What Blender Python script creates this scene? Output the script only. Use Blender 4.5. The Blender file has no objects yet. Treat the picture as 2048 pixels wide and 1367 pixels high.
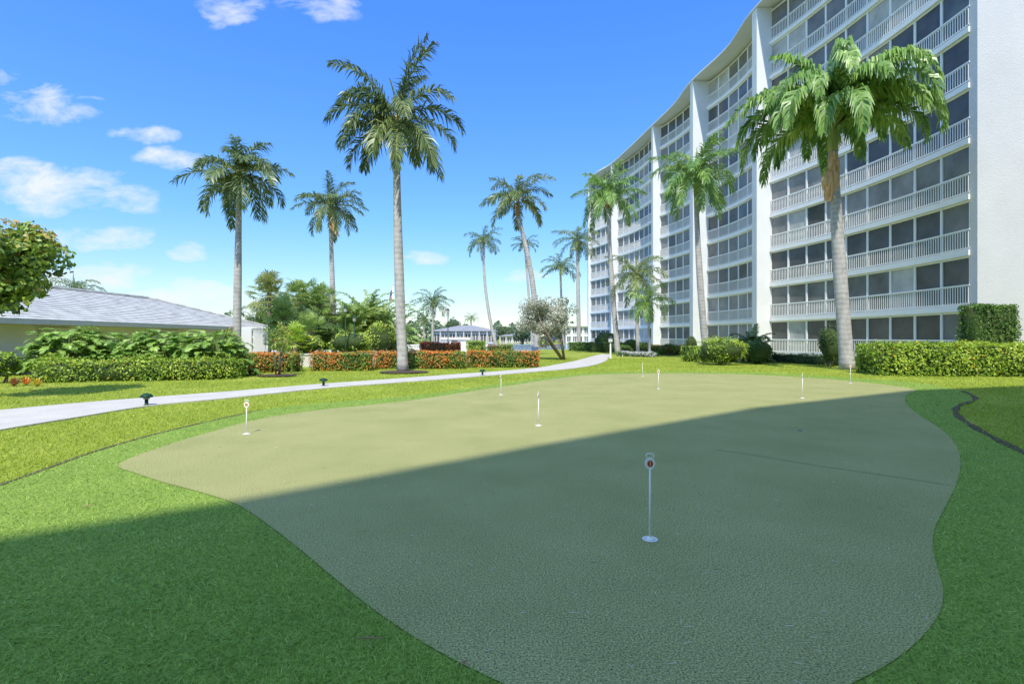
import bpy, math, random, numpy as np
from mathutils import Vector, Matrix
rng=np.random.default_rng(7); random.seed(7)
sc=bpy.context.scene; col=sc.collection
H,F,HY=1.5,1000.,675.
R=math.radians
def G(px,py):
    D=H*F/(py-HY); return ((px-1024)*D/F, D)
def P(px,py,D): return np.array(((px-1024)*D/F, D, H-(py-HY)*D/F))
def X(px,D): return (px-1024)*D/F
def Z(py,D): return H-(py-HY)*D/F
UP=np.array((0,0,1.))
# ------------------------------------------------------------------ materials
def base(name):
    m=bpy.data.materials.new(name); m.use_nodes=True
    return m,m.node_tree,m.node_tree.nodes['Principled BSDF']
def ramp(nt,stops):
    r=nt.nodes.new('ShaderNodeValToRGB'); e=r.color_ramp.elements
    n=len(stops)
    while len(e)<n: e.new(.5)
    for i,s in enumerate(stops):
        if len(s)==4: p,c=s[0],s[1:]
        else: p,c=i/(n-1),s
        e[i].position=p; e[i].color=(*c,1)
    return r
def noise(nt,scale,detail=5,rough=.6,stretch=None):
    tc=nt.nodes.new('ShaderNodeTexCoord'); n=nt.nodes.new('ShaderNodeTexNoise')
    n.inputs['Scale'].default_value=scale; n.inputs['Detail'].default_value=detail; n.inputs['Roughness'].default_value=rough
    if stretch:
        mp=nt.nodes.new('ShaderNodeMapping'); mp.inputs['Scale'].default_value=stretch
        nt.links.new(tc.outputs['Object'],mp.inputs['Vector']); nt.links.new(mp.outputs[0],n.inputs['Vector'])
    else: nt.links.new(tc.outputs['Object'],n.inputs['Vector'])
    return n
def M_noise(name,stops,scale=3,rough=.8,detail=3,bump=0,bscale=60,spec=.3,stretch=None,metal=0,fine=None):
    m,nt,b=base(name)
    n=noise(nt,scale,detail,.6,stretch); r=ramp(nt,[(.3+.4*i/(len(stops)-1),*c) for i,c in enumerate(stops)] if len(stops)>1 else [stops[0],stops[0]])
    nt.links.new(n.outputs['Fac'],r.inputs[0]); out=r.outputs[0]
    if fine:
        n3=noise(nt,fine[0],2,.7); r3=ramp(nt,[(.3,1-fine[1],1-fine[1],1-fine[1]),(.7,1+fine[1],1+fine[1],1+fine[1])])
        mx=nt.nodes.new('ShaderNodeMix'); mx.data_type='RGBA'; mx.blend_type='MULTIPLY'; mx.inputs['Factor'].default_value=1
        nt.links.new(n3.outputs['Fac'],r3.inputs[0]); nt.links.new(out,mx.inputs['A']); nt.links.new(r3.outputs[0],mx.inputs['B']); out=mx.outputs['Result']
    nt.links.new(out,b.inputs['Base Color'])
    b.inputs['Roughness'].default_value=rough; b.inputs['Specular IOR Level'].default_value=spec; b.inputs['Metallic'].default_value=metal
    if bump:
        n2=noise(nt,bscale,1,.65); bp=nt.nodes.new('ShaderNodeBump'); bp.inputs['Strength'].default_value=bump; bp.inputs['Distance'].default_value=.02
        nt.links.new(n2.outputs['Fac'],bp.inputs['Height']); nt.links.new(bp.outputs[0],b.inputs['Normal'])
    return m
def M_leaf(name,stops,trans=.3,rough=.45,spec=.35,k=1.5):
    stops=[tuple(min(.85,c*k) for c in s) for s in stops]
    m,nt,b=base(name)
    a=nt.nodes.new('ShaderNodeAttribute'); a.attribute_name='rnd'
    r=ramp(nt,stops); nt.links.new(a.outputs['Fac'],r.inputs[0]); nt.links.new(r.outputs[0],b.inputs['Base Color'])
    b.inputs['Roughness'].default_value=rough; b.inputs['Specular IOR Level'].default_value=spec
    if trans>0:
        t=nt.nodes.new('ShaderNodeBsdfTranslucent'); mx=nt.nodes.new('ShaderNodeMixShader'); mx.inputs[0].default_value=trans
        nt.links.new(r.outputs[0],t.inputs[0]); nt.links.new(b.outputs[0],mx.inputs[1]); nt.links.new(t.outputs[0],mx.inputs[2])
        nt.links.new(mx.outputs[0],nt.nodes['Material Output'].inputs[0])
    return m
W_stucco=M_noise('stucco',[(.70,.695,.68),(.76,.755,.74)],.6,.85,bump=.25,bscale=25)
W_end=M_noise('end_stucco',[(.58,.58,.58),(.63,.628,.625)],.5,.9,bump=.6,bscale=14)
W_white=M_noise('white_paint',[(.84,.83,.80),(.89,.88,.85)],1.5,.5)
W_cream=M_noise('cream_wall',[(.58,.53,.44),(.66,.61,.52)],1,.85,bump=.1)
W_beige=M_noise('beige_wall',[(.70,.67,.64),(.77,.74,.71)],1,.85,bump=.1)
def M_glass(name,c,rough=.12,spec=.3):
    m,nt,b=base(name); n=noise(nt,.6,3); r=ramp(nt,[(.3,*[x*.7 for x in c]),(.7,*[x*1.3 for x in c])])
    nt.links.new(n.outputs['Fac'],r.inputs[0]); nt.links.new(r.outputs[0],b.inputs['Base Color'])
    b.inputs['Roughness'].default_value=rough; b.inputs['Specular IOR Level'].default_value=spec
    return m
GL=[M_glass('dark_glass',(.10,.098,.09)),M_glass('grey_glass',(.19,.185,.17)),M_glass('screened_glass',(.28,.27,.25),.5,.2),M_glass('blind_glass',(.46,.45,.41),.5,.2),M_glass('tinted_glass',(.125,.132,.13))]
M_roof=M_noise('white_roof_tile',[(.40,.385,.36),(.54,.52,.48),(.64,.62,.57)],1.8,.85,bump=.3,bscale=10)
M_greyroof=M_noise('grey_roof',[(.26,.26,.28),(.36,.36,.37)],1.5,.8)
M_lawn=M_noise('lawn_soil',[(.19,.235,.03),(.26,.30,.04),(.35,.37,.07)],.45,.95,5,bump=.3,bscale=45,spec=.1,fine=(22,.35))
M_turf=M_noise('turf_base',[(.185,.27,.05),(.23,.315,.06)],2,.95,3,bump=.25,bscale=90,spec=.1,fine=(60,.4))
M_green=M_noise('putting_felt',[(.285,.285,.115),(.325,.315,.13),(.36,.34,.15)],.8,.95,5,bump=.16,bscale=130,spec=.02,fine=(95,.7))
M_conc=M_noise('path_concrete',[(.48,.435,.385),(.57,.52,.465)],1.2,.9,4,bump=.2,bscale=60,fine=(30,.1))
M_deck=M_noise('deck_concrete',[(.50,.46,.41),(.6,.55,.5)],.6,.9)
M_mulch=M_noise('mulch',[(.05,.032,.024),(.14,.095,.065)],14,.95,4,bump=1,bscale=30)
M_soil=M_noise('soil',[(.06,.045,.03),(.18,.135,.085)],20,.95,4,bump=.8,bscale=50)
def M_trunk(name,c,s=8.):
    m,nt,b=base(name); tc=nt.nodes.new('ShaderNodeTexCoord')
    w=nt.nodes.new('ShaderNodeTexWave'); w.bands_direction='Z'; w.inputs['Scale'].default_value=s/6; w.inputs['Distortion'].default_value=2.5; w.inputs['Detail'].default_value=3; w.inputs['Detail Scale'].default_value=2.5
    nt.links.new(tc.outputs['Object'],w.inputs['Vector']); n=noise(nt,4,6,.7,(1,1,.5))
    ad=nt.nodes.new('ShaderNodeMath'); ad.operation='MULTIPLY_ADD'; ad.inputs[1].default_value=.14
    nt.links.new(w.outputs['Fac'],ad.inputs[0]); nt.links.new(n.outputs['Fac'],ad.inputs[2])
    r=ramp(nt,[(.32,*[x*.66 for x in c]),(.56,*c),(.75,*[min(1,x*1.25) for x in c])])
    nt.links.new(ad.outputs[0],r.inputs[0]); nt.links.new(r.outputs[0],b.inputs['Base Color']); b.inputs['Roughness'].default_value=.9
    bp=nt.nodes.new('ShaderNodeBump'); bp.inputs['Strength'].default_value=.35; bp.inputs['Distance'].default_value=.03
    nt.links.new(ad.outputs[0],bp.inputs['Height']); nt.links.new(bp.outputs[0],b.inputs['Normal'])
    return m
M_tr=M_trunk('palm_bark',(.43,.40,.37)); M_bark=M_noise('bark',[(.14,.11,.08),(.27,.22,.17)],8,.9,bump=.6,bscale=20)
M_shaft=M_noise('crownshaft',[(.2,.28,.06),(.33,.36,.10),(.36,.30,.11)],1.5,.5,stretch=(3,3,.6))
M_shaftb=M_noise('dry_crownshaft',[(.30,.17,.07),(.46,.29,.14),(.28,.28,.09)],1.8,.7,stretch=(3,3,.6))
M_dry=M_noise('dry_sheath',[(.42,.2,.08),(.66,.38,.17),(.76,.56,.38)],3,.8,stretch=(4,4,.6))
M_rach=M_noise('rachis',[(.22,.27,.07),(.32,.34,.11)],3,.5)
L_palm=M_leaf('palm_leaf',[(.022,.040,.012),(.05,.078,.022),(.10,.135,.04),(.25,.26,.11)],.33,.36,.55,k=2.0)
L_bright=M_leaf('bright_palm_leaf',[(.03,.07,.013),(.065,.13,.022),(.13,.21,.045),(.32,.38,.16)],.35,.36,.55,k=2.1)
L_pale=M_leaf('pale_palm_leaf',[(.05,.09,.018),(.115,.18,.034),(.20,.27,.06),(.36,.40,.15)],.4,.4,.4,k=1.7)
L_yel=M_leaf('yellow_palm_leaf',[(.06,.085,.02),(.14,.17,.04),(.22,.24,.065),(.35,.32,.12)],.4,.4,.4,k=1.6)
L_shrub=M_leaf('shrub_leaf',[(.018,.04,.01),(.04,.085,.016),(.085,.15,.026),(.17,.25,.055)],.3,k=2.1)
L_dark=M_leaf('dark_leaf',[(.012,.028,.01),(.03,.06,.016),(.06,.10,.026),(.1,.15,.05)],.25,k=1.9)
L_lime=M_leaf('lime_leaf',[(.05,.09,.009),(.13,.20,.018),(.23,.30,.032),(.36,.40,.075)],.3,k=2.0)
L_ixora=M_leaf('ixora_leaf',[(.03,.06,.012),(.085,.135,.018),(.17,.22,.033),(.3,.30,.06)],.3,k=2.0)
L_orange=M_leaf('orange_bloom',[(.60,.16,.03),(.80,.29,.045),(.84,.42,.10)],.25,.6,k=1)
L_red=M_leaf('red_bloom',[(.2,.02,.02),(.4,.04,.03),(.5,.1,.06)],.25,.6,k=1.1)
L_yfl=M_leaf('yellow_bloom',[(.5,.36,.03),(.6,.45,.06)],.25,.6,k=1.1)
L_white=M_leaf('white_bloom',[(.6,.6,.58),(.8,.78,.75)],.2,.6,k=1)
L_croton=M_leaf('croton_leaf',[(.10,.02,.014),(.25,.045,.025),(.32,.10,.035),(.14,.14,.03)],.25,k=1.4)
L_silver=M_leaf('silver_leaf',[(.21,.22,.145),(.37,.38,.28),(.50,.50,.40),(.66,.64,.54)],.3,.7,k=1.2)
L_grape=M_leaf('broad_leaf',[(.035,.06,.012),(.085,.135,.02),(.17,.23,.04),(.30,.15,.05)],.3,.35,.5,k=2.2)
L_philo=M_leaf('philodendron_leaf',[(.03,.065,.011),(.075,.135,.02),(.14,.22,.038),(.24,.31,.08)],.35,.4,.4,k=2.3)
L_far=M_leaf('far_leaf',[(.04,.06,.035),(.07,.10,.05),(.12,.15,.08)],.2,k=1.7)
L_turf=M_leaf('turf_blade',[(.125,.20,.034),(.19,.285,.05),(.27,.37,.07),(.42,.51,.17)],.3,.55,.2,k=1.6)
L_lawn=M_leaf('lawn_blade',[(.12,.17,.013),(.185,.245,.024),(.27,.325,.04),(.42,.42,.12)],.3,.6,.2,k=1.75)
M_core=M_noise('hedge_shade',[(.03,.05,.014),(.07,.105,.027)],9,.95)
M_gpaint=M_noise('green_enamel',[(.008,.045,.025),(.012,.065,.038)],3,.5,spec=.2)
M_dkmetal=M_noise('dark_metal',[(.02,.02,.022),(.04,.04,.045)],3,.5)
M_redp=M_noise('red_plate',[(.50,.045,.02),(.58,.07,.03)],10,.45)
M_yelp=M_noise('yellow_digit',[(.78,.62,.22),(.84,.68,.28)],10,.5)
M_plast=M_noise('white_plastic',[(.86,.83,.77),(.90,.87,.81)],8,.6,spec=.15)
M_hole=M_noise('cup_floor',[(.60,.58,.53),(.68,.66,.60)],8,.95,spec=.05)
M_dark=M_noise('cup_dark',[(.04,.04,.035),(.07,.07,.06)],8,.95,spec=.05)
M_straw=M_noise('dry_straw',[(.28,.17,.09),(.45,.3,.18)],10,.9)
M_rope=M_noise('wood_dock',[(.2,.16,.12),(.3,.25,.2)],4,.9)
def M_water():
    m,nt,b=base('water'); n=noise(nt,1.2,5,.6,(1,.3,1)); r=ramp(nt,[(.3,.08,.15,.19),(.7,.18,.28,.34)])
    nt.links.new(n.outputs['Fac'],r.inputs[0]); nt.links.new(r.outputs[0],b.inputs['Base Color']); b.inputs['Roughness'].default_value=.15
    bp=nt.nodes.new('ShaderNodeBump'); bp.inputs['Strength'].default_value=.4; bp.inputs['Distance'].default_value=.1
    nt.links.new(n.outputs['Fac'],bp.inputs['Height']); nt.links.new(bp.outputs[0],b.inputs['Normal']); return m
M_wat=M_water()
# ------------------------------------------------------------------ builders
def link(name,me,mats,parent):
    if not isinstance(mats,(list,tuple)): mats=[mats]
    for m in mats: me.materials.append(m)
    o=bpy.data.objects.new(name,me); col.objects.link(o)
    if parent is not None:
        o.parent=parent; o.matrix_parent_inverse=Matrix.Translation(parent.location).inverted()
    return o
def thing(name,label,cat,loc,group=None):
    o=bpy.data.objects.new(name,None); col.objects.link(o); o.location=(float(loc[0]),float(loc[1]),float(loc[2])); o.empty_display_size=.3
    o['label']=label; o['category']=cat
    if group: o['group']=group
    return o
def tag(o,label=None,cat=None,group=None,kind=None):
    if label: o['label']=label
    if cat: o['category']=cat
    if group: o['group']=group
    if kind: o['kind']=kind
    return o
def mk(name,V,Fa,mats,parent=None,rnd=None,mi=None):
    me=bpy.data.meshes.new(name); V=np.ascontiguousarray(V,dtype=np.float32); n,k=Fa.shape
    me.vertices.add(len(V)); me.vertices.foreach_set('co',V.ravel())
    me.loops.add(n*k); me.loops.foreach_set('vertex_index',np.ascontiguousarray(Fa,dtype=np.int32).ravel())
    me.polygons.add(n); me.polygons.foreach_set('loop_start',np.arange(0,n*k,k,dtype=np.int32))
    if mi is not None: me.polygons.foreach_set('material_index',np.ascontiguousarray(mi,dtype=np.int32))
    me.update(calc_edges=True)
    if rnd is not None:
        a=me.attributes.new('rnd','FLOAT','FACE'); a.data.foreach_set('value',np.ascontiguousarray(np.clip(rnd,0,1),dtype=np.float32))
    return link(name,me,mats,parent)
class Q:   # quads only, numpy
    def __init__(s): s.V=[];s.F=[];s.R=[];s.M=[];s.n=0
    def add(s,V,Fa,rnd,mi=0):
        V=np.asarray(V,float).reshape(-1,3); Fa=np.asarray(Fa)
        s.V.append(V); s.F.append(Fa+s.n); s.n+=len(V)
        s.R.append(np.broadcast_to(np.asarray(rnd,float),(len(Fa),)).copy()); s.M.append(np.full(len(Fa),mi))
    def tube(s,pts,rad,sides=5,mi=0,rnd=.5):
        pts=np.asarray(pts,float); m=len(pts); T=np.gradient(pts,axis=0); T/=np.linalg.norm(T,axis=1)[:,None]+1e-9
        ref=np.array((.3,.9,.1)); A=np.cross(T,ref); A/=np.linalg.norm(A,axis=1)[:,None]+1e-9; Bv=np.cross(T,A)
        an=np.arange(sides)*2*np.pi/sides; rad=np.broadcast_to(rad,(m,))
        V=pts[:,None]+rad[:,None,None]*(np.cos(an)[None,:,None]*A[:,None]+np.sin(an)[None,:,None]*Bv[:,None])
        i,j=np.meshgrid(np.arange(m-1),np.arange(sides),indexing='ij'); j2=(j+1)%sides
        Fa=np.stack([i*sides+j,i*sides+j2,(i+1)*sides+j2,(i+1)*sides+j],-1).reshape(-1,4)
        s.add(V.reshape(-1,3),Fa,rnd,mi)
    def ellip(s,c,rad,mi=0,rnd=.2,nu=14,nv=8,jit=.06):
        u=np.arange(nu)*2*np.pi/nu; v=np.linspace(.08,np.pi-.08,nv)
        d=np.stack([np.sin(v)[:,None]*np.cos(u),np.sin(v)[:,None]*np.sin(u),np.cos(v)[:,None]*np.ones(nu)],-1)
        d=d*(1+rng.normal(0,jit,d.shape[:2])[...,None]); V=np.asarray(c)+d*np.asarray(rad)
        i,j=np.meshgrid(np.arange(nv-1),np.arange(nu),indexing='ij'); j2=(j+1)%nu
        s.add(V.reshape(-1,3),np.stack([i*nu+j,i*nu+j2,(i+1)*nu+j2,(i+1)*nu+j],-1).reshape(-1,4),rnd,mi)
    def leaves(s,Pp,N,size,spread=.8,aspect=.5,mi=0,rnd=None):
        n=len(Pp)
        if n==0: return
        nn=N+spread*rng.normal(0,1,(n,3)); nn/=np.linalg.norm(nn,axis=1)[:,None]+1e-9
        t=np.cross(nn,rng.normal(0,1,(n,3))); t/=np.linalg.norm(t,axis=1)[:,None]+1e-9; b=np.cross(nn,t)
        L=(size*rng.uniform(.6,1.3,n))[:,None]; Wd=L*aspect
        V=np.stack([Pp-t*L/2,Pp+b*Wd/2-t*L*.08,Pp+t*L/2-nn*L*.12,Pp-b*Wd/2-t*L*.08],1)
        if rnd is None: rnd=clump(Pp)
        s.add(V.reshape(-1,3),np.arange(4*n).reshape(n,4),rnd,mi)
    def build(s,name,mats,parent=None):
        return mk(name,np.concatenate(s.V),np.concatenate(s.F),mats,parent,np.concatenate(s.R),np.concatenate(s.M))
def clump(p,f=2.2):
    a=np.sin(p[:,0]*f*1.7+np.sin(p[:,2]*f*2.3)*1.3)+np.sin(p[:,1]*f*1.3+p[:,2]*f*1.9)+np.sin((p[:,0]-p[:,1])*f*3.1)*.6
    return np.clip(.45+.11*a+rng.normal(0,.17,len(p)),0,1)
class B:   # hard surface
    def __init__(s): s.v=[];s.f=[];s.m=[]
    def face(s,pts,mi=0):
        n=len(s.v); s.v+= [tuple(float(c) for c in p) for p in pts]; s.f.append(tuple(range(n,n+len(pts)))); s.m.append(mi)
    def hexa(s,c,mi=0):
        n=len(s.v); s.v+=[tuple(float(x) for x in p) for p in c]
        for f in ((3,2,1,0),(4,5,6,7),(0,1,5,4),(1,2,6,5),(2,3,7,6),(3,0,4,7)): s.f.append(tuple(n+i for i in f)); s.m.append(mi)
    def box(s,x0,y0,z0,x1,y1,z1,mi=0):
        s.hexa([(x0,y0,z0),(x1,y0,z0),(x1,y1,z0),(x0,y1,z0),(x0,y0,z1),(x1,y0,z1),(x1,y1,z1),(x0,y1,z1)],mi)
    def prism(s,poly,z0,z1,mi=0):
        n=len(s.v);k=len(poly); s.v+=[(float(p[0]),float(p[1]),z0) for p in poly]+[(float(p[0]),float(p[1]),z1) for p in poly]
        s.f.append(tuple(n+i for i in range(k))[::-1]); s.m.append(mi); s.f.append(tuple(n+k+i for i in range(k))); s.m.append(mi)
        for i in range(k): j=(i+1)%k; s.f.append((n+i,n+j,n+k+j,n+k+i)); s.m.append(mi)
    def tube(s,pts,rad,sides=8,mi=0,caps=True):
        pts=np.asarray(pts,float); m=len(pts); T=np.gradient(pts,axis=0)
        T/=np.linalg.norm(T,axis=1)[:,None]+1e-9
        ref=np.array((.31,.9,.12)); A=np.cross(T,ref); A/=np.linalg.norm(A,axis=1)[:,None]+1e-9; Bv=np.cross(T,A)
        rad=np.broadcast_to(rad,(m,)); n=len(s.v)
        for i in range(m):
            for j in range(sides):
                a=2*math.pi*j/sides; s.v.append(tuple(pts[i]+rad[i]*(math.cos(a)*A[i]+math.sin(a)*Bv[i])))
        for i in range(m-1):
            for j in range(sides):
                j2=(j+1)%sides; i2=i+1; s.f.append((n+i*sides+j,n+i*sides+j2,n+i2*sides+j2,n+i2*sides+j)); s.m.append(mi)
        if caps:
            s.f.append(tuple(n+j for j in range(sides))[::-1]); s.m.append(mi); s.f.append(tuple(n+(m-1)*sides+j for j in range(sides))); s.m.append(mi)
    def lathe(s,prof,c,sides=16,mi=0):
        n=len(s.v);m=len(prof)
        for r,z in prof:
            for j in range(sides):
                a=2*math.pi*j/sides; s.v.append((c[0]+r*math.cos(a),c[1]+r*math.sin(a),c[2]+z))
        for i in range(m-1):
            for j in range(sides):
                j2=(j+1)%sides; s.f.append((n+i*sides+j,n+i*sides+j2,n+(i+1)*sides+j2,n+(i+1)*sides+j)); s.m.append(mi)
        s.f.append(tuple(n+j for j in range(sides))[::-1]); s.m.append(mi); s.f.append(tuple(n+(m-1)*sides+j for j in range(sides))); s.m.append(mi)
    def build(s,name,mats,parent=None,smooth=False):
        me=bpy.data.meshes.new(name); me.from_pydata(s.v,[],s.f); me.polygons.foreach_set('material_index',s.m)
        if smooth: me.polygons.foreach_set('use_smooth',[True]*len(s.f))
        me.update(); return link(name,me,mats,parent)
def catmull(pts,n=6,closed=False):
    p=[np.array(a,float) for a in pts]; out=[]; k=len(p)
    for i in range(k if closed else k-1):
        g=(lambda j:p[j%k]) if closed else (lambda j:p[min(max(j,0),k-1)])
        a,b,c,d=g(i-1),g(i),g(i+1),g(i+2)
        for t in np.arange(n)/n: out.append(.5*((2*b)+(c-a)*t+(2*a-5*b+4*c-d)*t*t+(3*b-a-3*c+d)*t**3))
    if not closed: out.append(p[-1])
    return np.array(out)
def inpoly(x,y,poly):
    r=np.zeros(len(x),bool); k=len(poly)
    for i in range(k):
        x0,y0=poly[i][:2]; x1,y1=poly[(i+1)%k][:2]
        if y0==y1: continue
        c=((y0>y)!=(y1>y))&(x<(x1-x0)*(y-y0)/(y1-y0)+x0); r^=c
    return r
# ------------------------------------------------------------------ ground
def sheet(name,poly,z,m):
    b=B(); b.face([(p[0],p[1],z) for p in poly]); return tag(b.build(name,m),kind='structure')
sheet('lawn',[(-700,-300),(700,-300),(700,1500),(-700,1500)],0,M_lawn)
gpx=[(238,928),(330,892),(430,862),(530,836),(640,820),(750,809),(850,797),(940,783),(1020,771),(1100,759),(1180,750),(1290,747),(1400,747),(1520,750),(1640,757),(1740,766),(1828,778),(1812,791),(1812,806),(1832,826),(1872,852),(1905,880),(1921,920),(1914,965),(1892,1012),(1872,1052),(1865,1090),(1874,1135),(1886,1180),(1880,1225),(1845,1275),(1785,1325),(1700,1372),(1600,1430),(1450,1500),(1250,1500),(1110,1425),(1000,1367),(900,1318),(800,1258),(720,1200),(650,1142),(590,1092),(530,1046),(470,1008),(400,985),(330,966),(275,948)]
green=catmull([G(*p) for p in gpx],4,True)
tpx=[(-420,1100),(-200,1035),(0,970),(100,935),(190,903),(300,871),(420,842),(520,820),(640,806),(760,797),(850,788),(940,776),(1020,765),(1100,754),(1180,746),(1290,743),(1400,743),(1520,745),(1640,751),(1740,758),(1850,767),(1925,782),(1952,797),(1918,812),(1914,830),(1962,862),(2048,906),(2200,985),(2500,1100)]
turf=list(catmull([G(*p) for p in tpx],4))+[np.array((9,0.)),np.array((9,-6.)),np.array((-9,-6.)),np.array((-9,1.))]
sheet('artificial_turf',turf,.004,M_turf)
gr=sheet('putting_green',green,.010,M_green)
for a,b_ in (((1120,787),(1640,806)),((1430,900),(1903,973)),((950,785),(1180,800))):
    p=np.array((*G(*a),.0125));q=np.array((*G(*b_),.0125)); d=q-p; n=np.array((-d[1],d[0],0)); n/=np.linalg.norm(n)
    sb=B(); ps=[p+d*t+n*.02*math.sin(t*9) for t in np.linspace(0,1,12)]
    for i in range(11): sb.face([ps[i]-n*.005,ps[i+1]-n*.005,ps[i+1]+n*.005,ps[i]+n*.005])
    sb.build('seam',M_noise('seam_shade',[(.17,.17,.07),(.20,.20,.08)],5,.95),gr)
up_e=[(-700,960),(-300,868),(-80,832),(0,822),(150,808),(300,796),(470,783),(640,769),(780,759),(900,750),(1010,742),(1080,735),(1120,728),(1150,722),(1180,714),(1203,708)]
lo_e=[(1220,709),(1214,720),(1190,730),(1140,738),(1080,743),(1010,749),(900,758),(780,767),(640,778),(470,796),(300,813),(150,837),(0,862),(-80,880),(-300,945),(-700,1120)]
pathpoly=list(catmull([G(*p) for p in up_e],4))+list(catmull([G(*p) for p in lo_e],4))
pb=B(); pb.prism(pathpoly[::-1],0.0,.03); tag(pb.build('path',M_conc),kind='structure')
sheet('pool_deck',[(X(560,31),31),(X(1040,31),31),(X(1070,60),60),(X(500,60),60)],.004,M_deck)
def strip(name,px,w,m,z):
    c=catmull([G(*p) for p in px],5); d=np.gradient(c,axis=0); n=np.stack([-d[:,1],d[:,0]],1); n/=np.linalg.norm(n,axis=1)[:,None]
    ww=w*(1+.35*np.sin(np.arange(len(c))*1.7))[:,None]; a=c+n*ww;b_=c-n*ww; s=B()
    for i in range(len(c)-1): s.face([(*b_[i],z),(*b_[i+1],z),(*a[i+1],z),(*a[i],z)])
    return tag(s.build(name,m),kind='structure')
strip('soil_edge',[(-200,1035),(0,970),(100,935),(190,903),(300,871),(420,842),(520,820)],.025,M_soil,.011)
strip('mulch_edge',[(1925,782),(1952,797),(1918,812),(1914,830),(1962,862),(2048,906),(2200,985)],.05,M_mulch,.014)
def disc(c,rx,ry,z,m,name='mulch_bed'):
    return sheet(name,[(c[0]+rx*math.cos(a)*(1+.08*math.sin(3*a+c[0])),c[1]+ry*math.sin(a)) for a in np.linspace(0,2*math.pi,28,endpoint=False)],z,m)
disc(G(806,745),1.05,.9,.05,M_mulch); disc(G(556,752),.75,.6,.05,M_mulch)
water=sheet('water',[(3.0,64),(200,64),(200,116),(-40,116),(-6,72)],.006,M_wat)
def blades(name,n,r0,r1,test,hgt,wid,m,label,z0=0,amax=60,lean=.7,sd_=.17):
    r=np.exp(rng.uniform(math.log(r0),math.log(r1),n)); a=np.radians(rng.uniform(-amax,amax,n)); x=r*np.sin(a); y=r*np.cos(a)
    k=test(x,y); x,y,r=x[k],y[k],r[k]; n=len(x)
    h=hgt*rng.uniform(.5,1.3,n)*(1+.015*r); w=(wid+.0007*r)*rng.uniform(.7,1.3,n)
    th=rng.uniform(0,2*np.pi,n); b0=np.stack([x,y,np.full(n,z0)],1); sd=np.stack([np.cos(th),np.sin(th),np.zeros(n)],1)
    ln=rng.normal(0,lean,(n,2))*h[:,None]
    tip=b0+np.stack([ln[:,0],ln[:,1],h],1)
    V=np.stack([b0-sd*w[:,None]/2,b0+sd*w[:,None]/2,tip],1).reshape(-1,3)
    cl=.42+.05*np.sin(x*1.3+np.sin(y*1.1)*2)+.04*np.sin(x*4.1-y*3.7)+rng.normal(0,sd_,n)
    return tag(mk(name,V,np.arange(3*n).reshape(n,3),m,None,cl),label,'grass',kind='stuff')
t_t=np.array([p[:2] for p in turf]); t_g=np.array([p[:2] for p in green]); t_p=np.array(pathpoly)
gin=t_g
blades('turf_grass',480000,1.5,24,lambda x,y:inpoly(x,y,t_t)&~inpoly(x,y,gin),.018,.0034,L_turf,'dense green artificial turf blades around the putting green',.004,62,1.1,.2)
blades('lawn_grass',380000,4.2,48,lambda x,y:~inpoly(x,y,t_t)&~inpoly(x,y,gin)&~inpoly(x,y,t_p)&(y<36),.036,.004,L_lawn,'sunlit yellow green lawn grass beside the concrete path',0,60,.9)
def litter():
    q=Q(); n=1100
    r=np.exp(rng.uniform(math.log(2.0),math.log(14),n)); a=np.radians(rng.uniform(-35,48,n)); x=r*np.sin(a); y=r*np.cos(a)
    k=inpoly(x,y,t_g); x,y=x[k],y[k]; n=len(x); th=rng.uniform(0,6.28,n); L=rng.uniform(.006,.026,n); d=np.stack([np.cos(th)*L,np.sin(th)*L,np.zeros(n)],1); w=np.stack([-np.sin(th)*.0014,np.cos(th)*.0014,np.zeros(n)],1)
    c=np.stack([x,y,np.full(n,.0135)],1); V=np.stack([c-d-w,c+d-w,c+d+w+UP*.002,c-d+w+UP*.002],1)
    q.add(V.reshape(-1,3),np.arange(4*n).reshape(n,4),rng.uniform(0,1,n)); return q.build('grass_clippings',M_leaf('clipping',[(.14,.19,.07),(.45,.45,.28),(.64,.6,.46)],0,.9,k=1))
tag(litter(),'dry grass clippings scattered over the putting green','clippings',kind='stuff')
for (px,py,L,a,lab) in ((740,1288,.13,.05,'thin brown twig lying flat on the shaded turf'),(175,1018,.10,.5,'pale brown dry leaf scrap on turf at left'),(930,1336,.04,.9,'small dark twig on the edge of the putting green')):
    c=np.array((*G(px,py),.03)); b=B(); d=np.array((math.cos(a),math.sin(a),0)); w=np.array((-d[1],d[0],0))
    b.tube([c-d*L*.5,c-d*L*.2+w*.01,c+d*L*.2-w*.006+UP*.006,c+d*L*.5],[.002,.004,.004,.0015],5)
    b.tube([c-d*L*.1,c+w*L*.25+d*L*.1],[.003,.001],5)
    tag(b.build('twig',M_straw),lab,'twig')
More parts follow.
